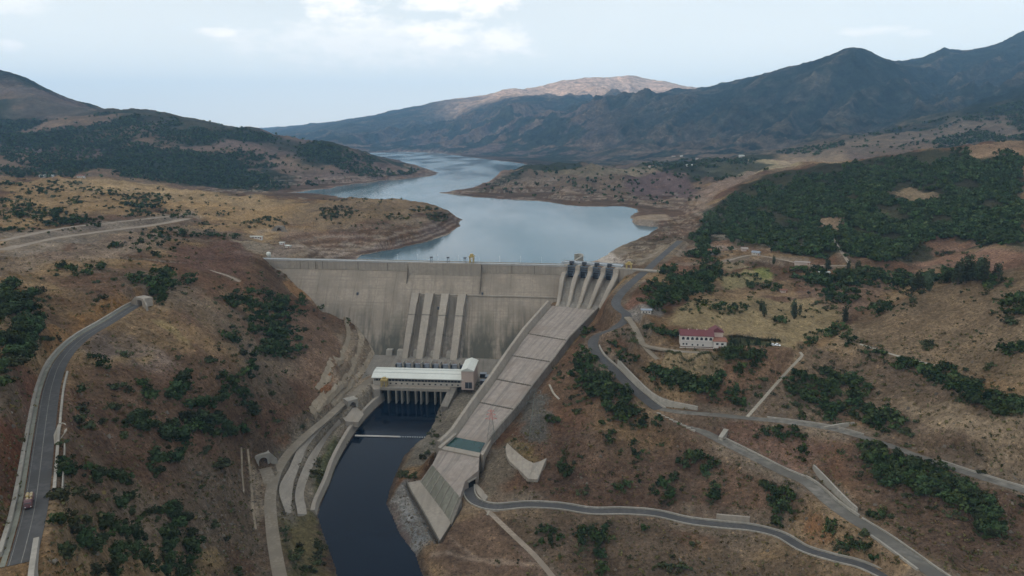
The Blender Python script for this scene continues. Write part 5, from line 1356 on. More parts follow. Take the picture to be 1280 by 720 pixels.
def draped(px, lab, name='concrete_apron', mat='pale_concrete', cat='embankment', up=.5):
    P = [hit(*p) for p in px]
    P = [p + (0, 0, up) for p in P]
    c = sum(P) / len(P); mb = MB()
    bot = [p - (0, 0, 4) for p in P]
    for i in range(len(P)):
        j = (i + 1) % len(P); mb.face(P[i], P[j], c + (0, 0, .2)); mb.face(bot[i], bot[j], P[j], P[i])
    return tag(mb.build(name, MATS[mat]), lab, cat)
def draped_line(px, w, lab, name='drain_channel', mat='pale_path', cat='channel', up=.3):
    W = smooth_line([hit(*p) for p in px], 2.0)
    W[:, 2] = [ground(x, y) + up for x, y in W[:, :2]]
    mb = MB(); mb.loft([[p, q, q - (0, 0, 2.5), p - (0, 0, 2.5)] for p, q in zip(offs(W, w / 2), offs(W, -w / 2))])
    return tag(mb.build(name, MATS[mat]), lab, cat)
def build_benches():
    for i, (px, lab) in enumerate((([(446,404),(452,424),(444,450),(424,476),(402,500),(388,516)], 'upper beige rock bench winding down left of the dam'), ([(457,412),(465,436),(456,462),(434,486),(414,505)], 'middle beige rock bench just left of the dam toe'), ([(434,398),(437,420),(428,446),(410,468),(398,488)], 'highest beige rock bench on the left abutment'))):
        W = smooth_line([hit(*p) for p in px], 3.0)
        W[:, 2] = [ground(x, y) for x, y in W[:, :2]]
        for _ in range(6): W[1:-1, 2] = (W[:-2, 2] + W[1:-1, 2] * 2 + W[2:, 2]) / 4
        N = frame2d(W); s_ = np.where(N[:, 0] < 0, 1, -1)[:, None]; up = np.concatenate([N * s_, np.zeros((len(W), 1))], 1)
        j = np.random.default_rng(i).normal(0, .5, (len(W), 1))
        mb = MB(); mb.loft([[p + u * (3.2 + k) + (0, 0, 3.0), p - u * (2.6 + k) + (0, 0, -1.6), p - u * 4 + (0, 0, -6), p + u * 6 + (0, 0, -6)] for p, u, (k,) in zip(W, up, j)])
        tag(mb.build('rock_bench', MATS['bench_rock']), lab, 'embankment')
def build_slabs():
    # curved concrete apron on the slope right of the pool
    o = [(632, 562), (633, 572), (637, 580), (650, 592), (660, 602), (672, 603), (683, 580)]; i_ = [(634, 560), (640, 566), (649, 574), (658, 581), (667, 585.5), (675, 583), (683, 579)]
    A = [hit(*p) for p in o]; Bq = [hit(*p) for p in i_]
    mb = MB(); mb.loft([[a + (0, 0, 2.2), b + (0, 0, 3.9), b - (0, 0, 4), a - (0, 0, 4)] for a, b in zip(A, Bq)])
    tag(mb.build('concrete_apron', MATS['pale_concrete']), 'curved pale concrete apron on the slope right of the chute end', 'embankment')
    draped_line([(687, 481), (691, 490), (699, 499)], 1.6, 'short white channel on the bank right of the chute')
    draped_line([(309, 562), (313, 600), (316, 640), (319, 662)], 2.0, 'pale stepped drain running down beside the tunnel mouth', mat='bench_rock')
    draped_line([(301, 560), (302, 590), (304, 615)], 1.8, 'thin pale drain down the slope left of the tunnel mouth', mat='bench_rock')
    draped_line([(612, 637), (609, 644)], 1.2, 'tiny pale kerb below the bend of the lower road')
    draped([(596, 606), (602, 612), (610, 622), (606, 628), (597, 618), (592, 606)], 'beige concrete bank inside the bend by the underpass', up=.7)
    draped([(745, 330 + 40), (752, 372), (745, 392), (738, 388)], 'pale concrete bank beside the last gate pier', up=.5) if False else None
# ------------------------------------------------------------------ houses, vehicles, masts
def house_block(root, B, x0, x1, y0, y1, z0, h, roof_mat, wall_mat, rise=2.2, over=.7, ridge='x', windows=(), hip=0.0):
    """a block in local coordinates (y = 0 is the front, positive towards the viewer)"""
    M = MATS
    w = MB().loft([[B(x0, y0, z0 - 2), B(x1, y0, z0 - 2), B(x1, y1, z0 - 2), B(x0, y1, z0 - 2)], [B(x0, y0, z0 + h), B(x1, y0, z0 + h), B(x1, y1, z0 + h), B(x0, y1, z0 + h)]]).build('wall', M[wall_mat], root)
    a, b, c, d = x0 - over, x1 + over, y0 - over, y1 + over; z = z0 + h; ym = (c + d) / 2; xm = (a + b) / 2; t = .3
    mb = MB()
    base = [B(a, c, z), B(b, c, z), B(b, d, z), B(a, d, z)]; up = [B(a, c, z + t), B(b, c, z + t), B(b, d, z + t), B(a, d, z + t)]
    mb.loft([base, up], caps=False); mb.face(*base[::-1])
    if ridge == 'x':
        r0, r1 = B(a + hip, ym, z + t + rise), B(b - hip, ym, z + t + rise)
        mb.face(up[0], up[1], r1, r0); mb.face(up[2], up[3], r0, r1); mb.face(up[1], up[2], r1); mb.face(up[3], up[0], r0)
    else:
        r0, r1 = B(xm, c + hip, z + t + rise), B(xm, d - hip, z + t + rise)
        mb.face(up[1], up[2], r1, r0); mb.face(up[3], up[0], r0, r1); mb.face(up[0], up[1], r0); mb.face(up[2], up[3], r1)
    r = mb.build('roof', M[roof_mat], root)
    for (x, zz, ww, hh) in windows:
        f = MB().loft([[B(x - ww / 2 - .15, y1 - .05, z0 + zz - .15), B(x + ww / 2 + .15, y1 - .05, z0 + zz - .15), B(x + ww / 2 + .15, y1 + .08, z0 + zz - .15), B(x - ww / 2 - .15, y1 + .08, z0 + zz - .15)],
                       [B(x - ww / 2 - .15, y1 - .05, z0 + zz + hh + .15), B(x + ww / 2 + .15, y1 - .05, z0 + zz + hh + .15), B(x + ww / 2 + .15, y1 + .08, z0 + zz + hh + .15), B(x - ww / 2 - .15, y1 + .08, z0 + zz + hh + .15)]]).build('window', M['white_wall'], root)
        MB().face(B(x - ww / 2, y1 + .1, z0 + zz), B(x + ww / 2, y1 + .1, z0 + zz), B(x + ww / 2, y1 + .1, z0 + zz + hh), B(x - ww / 2, y1 + .1, z0 + zz + hh)).build('pane', M['dark_glass'], f)
    return w, r
def local_frame(px, py, e, z=None):
    p = hit(px, py) if z is None else at(px, py, z)
    e = np.array(e, float); e /= np.linalg.norm(e); n = np.array((e[1], -e[0]))
    return p, (lambda x, y, z_: (float(p[0] + e[0] * x + n[0] * y), float(p[1] + e[1] * x + n[1] * y), float(z_)))
def build_houses():
    M = MATS
    simple_mat('barn_roof', (.30, .25, .22), .9, .1, .2, .8)
    # the red roofed lodge
    zt = -16.3
    p, B = local_frame(850.5, 432.5, (1, -.13), zt)
    e = (1, -.13)
    r = thing('lodge', 'long white lodge with a dark red roof and arched balconies', 'building', tuple(p))
    Lm = 24.5
    house_block(r, B, 0, Lm, -11, 0, zt, 8.4, 'red_roof', 'white_wall', rise=3.6, windows=[(2.2, 1.2, 1.3, 1.3), (4.6, 1.2, 1.3, 1.3), (9, .8, 1.2, 1.2), (13, .8, 1.2, 1.2), (17, .8, 1.2, 1.2)])
    house_block(r, B, Lm + .1, Lm + 9.6, -9, 2.2, zt - 1, 6.3, 'rust_roof', 'white_wall', rise=1.0, windows=[(Lm + 2.8, 3.6, 1.9, 1.5), (Lm + 6.6, 3.6, 1.9, 1.5)])
    house_block(r, B, Lm - 1, Lm + 8.6, -17, -8.8, zt, 9.6, 'red_roof', 'pink_wall', rise=3.4, ridge='y')
    for i in range(7):
        x = 1.9 + i * 3.45
        b = MB().loft([[B(x - 1.3, .02, z), B(x + 1.3, .02, z), B(x + 1.3, 1.1, z), B(x - 1.3, 1.1, z)] for z in (zt + 4.3, zt + 5.2)]).build('balcony', M['white_wall'], r)
        arc = [(x - 1.05, zt + 5.2)] + [(x - 1.05 * math.cos(t), zt + 6.5 + 1.05 * math.sin(t)) for t in np.linspace(0, math.pi, 7)] + [(x + 1.05, zt + 5.2)]
        MB().face(*[B(a, .06, z) for a, z in arc]).build('arch_opening', M['dark_glass'], b)
    for x in (6, 12.5, 19): MB().box(B(x, -5.5, zt + 11.8), (.8, .8, 1.8), e).build('chimney', M['pink_wall'], r)
    d = MB().box(B(Lm + 4.7, 2.3, zt + .3), (1.6, .25, 2.3), e).build('door', M['rust_roof'], r); MB().box(B(Lm + 5.2, 2.46, zt + .3), (.12, .12, .3), e).build('handle', M['grey_steel'], d)
    pts = [B(x, y, zt + .35) for x, y in ((-1, 3.6), (Lm + .2, 3.6), (Lm + .2, 4.0), (-1, 4.0))]
    tag(MB().prism(pts, zt - 2.0).build('terrace_wall', M['white_wall']), 'low white terrace wall in front of the red roofed lodge', 'wall')
    p, B = local_frame(845, 424, (1, -.13), zt)
    s = thing('shed', 'small grey shed at the left end of the red roofed lodge', 'shed', tuple(p)); house_block(s, B, -3, 3, -5, 0, zt, 3.2, 'grey_roof', 'pink_wall', rise=.6)
    # gate house at the fork above
    p, B = local_frame(802, 392, (1, -.1))
    s = thing('gatehouse', 'small pale gatehouse with a grey roof by the road junction', 'building', tuple(p))
    house_block(s, B, 0, 8, -4.5, 0, p[2], 2.9, 'grey_roof', 'beige_wall', rise=.8, windows=[(1.6, .9, 1.2, 1.1), (4.0, .9, 1.2, 1.1), (6.4, .9, 1.2, 1.1)])
    # farm houses under the wood
    def small(px, py, w, dp, h, wall, roof, lab, e=(1, -.1), rise=1.8, name='house', win=2, cat='house'):
        p, B = local_frame(px, py, e)
        s = thing(name, lab, cat, tuple(p))
        house_block(s, B, -w / 2, w / 2, -dp, 0, p[2], h, roof, wall, rise=rise, windows=[(-w / 2 + w * (i + 1) / (win + 1), h * .4, w * .12, h * .32) for i in range(win)])
        q = MB().loft([[B(w * .4 - .6, -.02, p[2] - .5), B(w * .4 + .6, -.02, p[2] - .5), B(w * .4 + .6, .12, p[2] - .5), B(w * .4 - .6, .12, p[2] - .5)], [B(w * .4 - .6, -.02, p[2] + 2.1), B(w * .4 + .6, -.02, p[2] + 2.1), B(w * .4 + .6, .12, p[2] + 2.1), B(w * .4 - .6, .12, p[2] + 2.1)]]).build('door', M['rust_roof'], s)
    small(891, 318, 11, 8, 4.5, 'white_wall', 'rust_roof', 'white farmhouse with a dark roof among trees under the wood')
    small(931, 314, 7, 6, 2.6, 'pink_wall', 'barn_roof', 'pale roofed barn at the foot of the wooded hill', name='barn', cat='barn')
    small(944, 319, 9, 6, 3, 'beige_wall', 'grey_roof', 'blue grey roofed shed right of the pale barn', (.8, -.6), name='barn', cat='barn')
    small(1003, 331, 15, 7, 2.4, 'pink_wall', 'barn_roof', 'long pale pink barn beside the dirt road under the wood', (1, -.25), .8, 'barn', 0, 'barn')
    small(1031, 343, 10, 5, 2.2, 'beige_wall', 'white_metal', 'tiny cream shed in the field below the wood', rise=.5, name='shed', win=0, cat='shed')
    small(980, 366, 6, 5, 2.6, 'pink_wall', 'rust_roof', 'tiny ruined hut on the bare field above the lodge', rise=.6, name='hut', win=1, cat='hut')
    small(57, 221.5, 36, 10, 5, 'white_wall', 'white_metal', 'long white hall far off on the left plateau edge', (1, 0), 1.0, 'hall', 4, 'building')
    small(100, 222, 14, 9, 4, 'white_wall', 'rust_roof', 'small white house right of the far hall on the plateau', (1, 0), 2)
    for i, (px, py, w, lab) in enumerate(((842, 196, 20, 'leftmost white house of the far hamlet on the right shore'), (862, 208, 22, 'white roofed house below the far hamlet on the right shore'), (814, 209, 16, 'tiny white house at the left edge of the far hamlet'), (852, 196, 14, 'middle house of the far hamlet on the right shore'), (872, 199, 16, 'rightmost house of the far hamlet above the fields'), (928, 196, 18, 'single far house between trees behind the wooded hill'))):
        small(px, py, w, w * .6, 5, 'white_wall', 'white_metal' if i % 2 else 'rust_roof', lab, (1, .1 * i - .2))
    small(320, 298.5, 16, 4, 3, 'white_wall', 'white_metal', 'long white site cabin on the pale yard left of the dam', rise=.3, name='cabin', win=3, cat='cabin')
    small(352, 306, 6, 4, 3, 'white_wall', 'white_metal', 'small white cabin on the rubble yard behind the dam', rise=.3, name='cabin', win=1, cat='cabin')
    small(359, 310, 7, 4, 3, 'beige_wall', 'white_metal', 'small beige cabin on the rubble yard behind the dam', (1, -.5), rise=.3, name='cabin', win=1, cat='cabin')
    # white tank by the left end of the crest
    p = hit(336, 320.5); t = thing('storage_tank', 'round white storage tank at the left end of the dam', 'tank', tuple(p))
    mb = MB(); prof = [(0, 2.7), (4.2, 2.7), (5.2, 2.1), (5.7, 0.6)]
    mb.loft([[p + (r * math.cos(k), r * math.sin(k), z - (1 if z == 0 else 0)) for k in np.linspace(0, 2 * math.pi, 17)[:-1]] for z, r in prof]); mb.build('shell', M['white_metal'], t, True)
    MB().tube(p + (1.8, -2.3, -1), p + (1.8, -2.3, 4.4), .12, 5).build('ladder', M['grey_steel'], t)
    # yellow hoist on the abutment
    S, a, b = SA
    c = np.array(S(-1, 42, .6)); r = thing('gantry_crane', 'squat yellow gantry crane on the block right of the gates', 'crane', tuple(c))
    for x in (-2.6, 2.6):
        for y in (-2, 2): MB().box(c + np.array((*(b * x + a * y), 2.6)), (.8, .8, 5.2), b).build('leg', M['yellow_paint'], r)
    MB().box(c + (0, 0, 5.8), (7.2, 5.6, 1.6), b).build('bridge', M['yellow_paint'], r); MB().box(c + (0, 0, 7.4), (3.2, 3.2, 1.7), b).build('hoist_house', M['yellow_paint'], r)

def build_vehicles():
    M = MATS
    # the lorry on the left road
    W = ROAD_W['left']; px = np.array([proj(q) for q in W]); i = int(np.argmin(np.abs(px[:, 1] - 627)))
    c = offs(W, 1.9)[i]; d = (W[i + 1] - W[i - 1])[:2]; d /= np.linalg.norm(d); f = -d     # it drives towards us
    n = np.array((-f[1], f[0]))
    def T(x, y, z): return np.array((c[0] + f[0] * x + n[0] * y, c[1] + f[1] * x + n[1] * y, c[2] + .05 + z))
    r = thing('truck', 'red cabbed lorry loaded with pale sacks on the left road', 'truck', tuple(c))
    MB().box(T(0, 0, .95), (8.4, 2.3, .35), f).build('chassis', M['dark_steel'], r)
    cab = MB().loft([[T(x, -1.2, z0), T(x, 1.2, z0), T(x, 1.12, z1), T(x, -1.12, z1)] for x, z0, z1 in ((2.3, .8, 2.9), (3.6, .7, 3.0), (4.4, .65, 2.2), (4.6, .65, 1.3))]).build('cab', M['truck_red'], r)
    MB().face(T(3.72, -1.0, 2.86), T(3.72, 1.0, 2.86), T(4.46, 1.0, 2.15), T(4.46, -1.0, 2.15)).build('windscreen', M['dark_glass'], cab)
    for s in (-1, 1): MB().box(T(4.63, s * .8, 1.05), (.08, .35, .3), f).build('headlight', M['white_metal'], cab)
    bed = MB()
    for s in (-1, 1): bed.box(T(-1.1, s * 1.2, 1.7), (6.2, .1, 1.2), f)
    bed.box(T(-4.2, 0, 1.7), (.1, 2.3, 1.2), f).box(T(2.0, 0, 1.9), (.1, 2.3, 1.6), f).box(T(-1.1, 0, 1.2), (6.2, 2.3, .12), f)
    bed.build('cargo_bed', M['truck_red'], r)
    random.seed(5)
    for k in range(14):
        x = -3.7 + (k % 7) * .82; y = (-.55, .55)[k // 7]; h = 1.95 + random.uniform(0, .5) + (.45 if x < -1 else 0)
        o = MB(); rings = []
        for z, s_ in ((1.26, .42), (h - .3, .46), (h, .3)): rings.append([T(x + s_ * math.cos(t), y + 1.15 * s_ * math.sin(t), z) for t in np.linspace(0, 2 * math.pi, 9)[:-1]])
        tag(o.loft(rings).build('cargo_sack', M['truck_cargo' if k % 3 else 'yellow_paint'], None, True), 'bulging ' + ('tan' if k % 3 else 'yellow') + ' sack loaded on the bed of the red lorry', 'sack', 'sacks on the lorry')
    for x in (3.2, -1.6, -2.8):
        for s in (-1, 1):
            w = MB(); w.tube(T(x, s * .85, .5), T(x, s * 1.22, .5), .5, 12); o = w.build('wheel', M['rubber'], r); MB().tube(T(x, s * 1.2, .5), T(x, s * 1.25, .5), .26, 8).build('rim', M['grey_steel'], o)
    # two parked white cars
    for px_, py_, lab, rot in ((966.5, 431.8, 'white car parked nearer the lodge at the end of the drive', .3), (972, 432, 'white car parked at the far right end of the lodge garden', .9)):
        c = hit(px_, py_); f = np.array((math.cos(rot), -math.sin(rot))); n = np.array((-f[1], f[0]))
        def T(x, y, z): return np.array((c[0] + f[0] * x + n[0] * y, c[1] + f[1] * x + n[1] * y, c[2] + z))
        r = thing('parked_car', lab, 'car', tuple(c), 'cars parked by the lodge')
        sec = [(-2.2, .35, .95), (-2.1, .3, 1.0), (-1.2, .3, 1.05), (1.0, .3, 1.0), (2.0, .3, .85), (2.25, .4, .7)]
        MB().loft([[T(x, -.9, a), T(x, .9, a), T(x, .86, b), T(x, -.86, b)] for x, a, b in sec]).build('body', M['car_white'], r, False)
        cabs = MB().loft([[T(x, -.8, .98), T(x, .8, .98), T(x, .66, z), T(x, -.66, z)] for x, z in ((-2.0, 1.05), (-1.5, 1.5), (.3, 1.55), (1.1, 1.02))]).build('cabin', M['dark_glass'], r)
        MB().loft([[T(x, -.68, 1.52), T(x, .68, 1.52), T(x, .62, 1.62), T(x, -.62, 1.62)] for x in (-1.5, .3)]).build('roof', M['car_white'], r)
        for x in (-1.35, 1.4):
            for s in (-1, 1): MB().tube(T(x, s * .7, .33), T(x, s * .93, .33), .33, 10).build('wheel', M['rubber'], r)

def build_pylons():
    M = MATS
    def pylon(base, H, w, lab, red):
        b = np.array(base); r = thing('transmission_tower', lab, 'pylon', tuple(b))
        lv = [0, .16, .31, .45, .58, .7, .8, .9, 1.0]
        def hw(t): return w / 2 * (1 - t) ** 1.15 * .92 + w * .055
        mb = MB(); top = MB()
        for i in range(len(lv) - 1):
            a, c = lv[i], lv[i + 1]; A = [b + (sx * hw(a), sy * hw(a), a * H - (1.5 if i == 0 else 0)) for sx, sy in ((-1, -1), (1, -1), (1, 1), (-1, 1))]; C = [b + (sx * hw(c), sy * hw(c), c * H) for sx, sy in ((-1, -1), (1, -1), (1, 1), (-1, 1))]
            m = top if (red and c > .72) else mb
            for k in range(4):
                j = (k + 1) % 4
                m.tube(A[k], C[k], .11, 4); m.tube(A[k], C[j], .05, 4); m.tube(A[j], C[k], .05, 4); m.tube(C[k], C[j], .05, 4)
        mb.build('lattice_leg', M['weathered_steel'], r)
        if red: top.build('lattice_top', M['red_paint'], r)
        for t, l in ((.72, .17 * H), (.84, .14 * H), (.95, .10 * H)):
            am = MB(); c = b + (0, 0, t * H)
            for s in (-1, 1):
                tip = c + (s * l, 0, .3)
                for sy in (-1, 1):
                    am.tube(c + (s * hw(t), sy * hw(t), 0), tip, .06, 4); am.tube(c + (s * hw(t), sy * hw(t), 1.5), tip, .06, 4)
            o = am.build('cross_arm', M['red_paint' if red else 'weathered_steel'], r)
            for s in (-1, 1): MB().tube(c + (s * l, 0, .2), c + (s * l, 0, -1.6), .12, 5).build('insulator', M['grey_roof'], o)
        return b, H
    g1 = hit(614, 553); pylon(g1, 26, 6.5, 'lattice pylon with a red top standing beside the spillway pool', True)
    g2 = hit(669, 546); pylon(g2, 37, 8.5, 'tall grey lattice pylon standing on the rocky bank right of the chute', False)
# ------------------------------------------------------------------ vegetation
def leaf_mat(name, col, var=.35):
    m, nt = new_mat(name)
    oi = nd(nt, 'ShaderNodeObjectInfo'); co = objco(nt)
    n = noise(nt, co, .55, 3, .6)
    c = mixc(nt, tuple(x * (1 - var) for x in col), tuple(x * (1 + var) for x in col), ramp(nt, n, [(.3, 0.0), (.7, 1.0)]))
    h = nd(nt, 'ShaderNodeHueSaturation'); h.inputs['Saturation'].default_value = .95
    mr = nd(nt, 'ShaderNodeMapRange'); mr.inputs['To Min'].default_value = .5; mr.inputs['To Max'].default_value = 1.5; nt.links.new(oi.outputs['Random'], mr.inputs['Value'])
    nt.links.new(mr.outputs[0], h.inputs['Value']); nt.links.new(c, h.inputs['Color'])
    mh = nd(nt, 'ShaderNodeMapRange'); mh.inputs['To Min'].default_value = .455; mh.inputs['To Max'].default_value = .525; nt.links.new(oi.outputs['Random'], mh.inputs['Value']); nt.links.new(mh.outputs[0], h.inputs['Hue'])
    finish(nt, h.outputs[0], .9, .1)
    return m
def mass_mat():
    m, nt = new_mat('foliage_mass')
    a = nd(nt, 'ShaderNodeAttribute', attribute_name='albedo')
    finish(nt, a.outputs['Color'], .95, .05)
    return m
def crown(rng, kind, n, leaf):
    """leaf clumps spread over uneven lobes; unit tree about 1 high, returns n quads (n, 4, 3)"""
    if kind == 'oak':
        k = rng.integers(5, 9)
        C = np.stack([rng.normal(0, .26, k), rng.normal(0, .26, k), rng.uniform(.34, .78, k)], 1); R = rng.uniform(.17, .33, k)
        C[0] = (0, 0, .55); R[0] = .34
    elif kind == 'shrub':
        k = rng.integers(3, 6)
        C = np.stack([rng.normal(0, .38, k), rng.normal(0, .38, k), rng.uniform(.22, .5, k)], 1); R = rng.uniform(.26, .45, k)
    elif kind == 'poplar':
        k = 9; h = np.linspace(.18, .93, k)
        C = np.stack([rng.normal(0, .03, k), rng.normal(0, .03, k), h], 1); R = .13 * np.sin(np.pi * (h * .8 + .14)) + .03
    else:      # conifer
        k = 9; h = np.linspace(.14, .93, k)
        C = np.stack([rng.normal(0, .02, k), rng.normal(0, .02, k), h], 1); R = .24 * (1.02 - h) + .02
    w = R ** 2; idx = rng.choice(k, n, p=w / w.sum())
    d = rng.normal(size=(n, 3)); d /= np.linalg.norm(d, axis=1)[:, None]
    P = C[idx] + d * (R[idx] * rng.uniform(.55, 1.08, n))[:, None]
    P[:, 2] = np.maximum(P[:, 2], .05)
    nrm = d + rng.normal(0, .45, (n, 3)); nrm /= np.linalg.norm(nrm, axis=1)[:, None]
    a = np.cross(nrm, rng.normal(size=(n, 3))); a /= np.linalg.norm(a, axis=1)[:, None]; b = np.cross(nrm, a)
    s = leaf * rng.uniform(.6, 1.4, n)[:, None]; s2 = s * rng.uniform(.6, 1.1, n)[:, None]
    return np.stack([P - a * s * .9, P - b * s2 + nrm * s * .15, P + a * s, P + b * s2 - nrm * s * .1], 1)
def quads_mesh(name, Q, mat):
    V = Q.reshape(-1, 3); F_ = np.arange(len(V)).reshape(-1, 4)
    o = mesh_np(name, V, F_, mat, smooth=False); return o

WHERE = {  # region -> phrase used in labels
 'leftroad': 'on the slope between the left road and the river', 'leftlow': 'on the lower left slope near the bottom of the picture', 'gully': 'in the gully above the river tunnel mouth', 'wedge': 'in the dark grove left of the dam face',
 'portal': 'on the hill above the boxy road tunnel portal', 'leftedge': 'in the thicket at the left edge above the road', 'knoll': 'on the brown knoll left of the dam crest', 'plateau': 'on the straw coloured left plateau', 'isle': 'on the bare peninsula behind the dam',
 'bank': 'on the left river bank below the concrete bands', 'rightbank': 'on the rocky right bank of the river', 'chute': 'in the grove between the chute and the winding road', 'slope': 'on the brown slope above the lower road', 'below': 'on the slope below the lower road',
 'bend': 'beside the bend of the winding road', 'garden': 'in the garden of the red roofed lodge', 'underlodge': 'in the thicket below the red roofed lodge', 'thicket': 'in the thicket right of the pale footpath', 'gulch': 'in the gulch between the two right hand roads',
 'ridge': 'in the tree line crossing the dry right slope', 'dry': 'on the dry right slope', 'valley': 'in the wooded valley behind the dry ridge', 'poplars': 'in the poplar stand behind the dry ridge', 'fields': 'on the fields above the red roofed lodge',
 'abut': 'in the grove right of the spillway gates', 'between': 'between the winding road and the lower road', 'roadside': 'beside the narrow upper road', 'terrace': 'in the row on the terrace below the lodge',
}
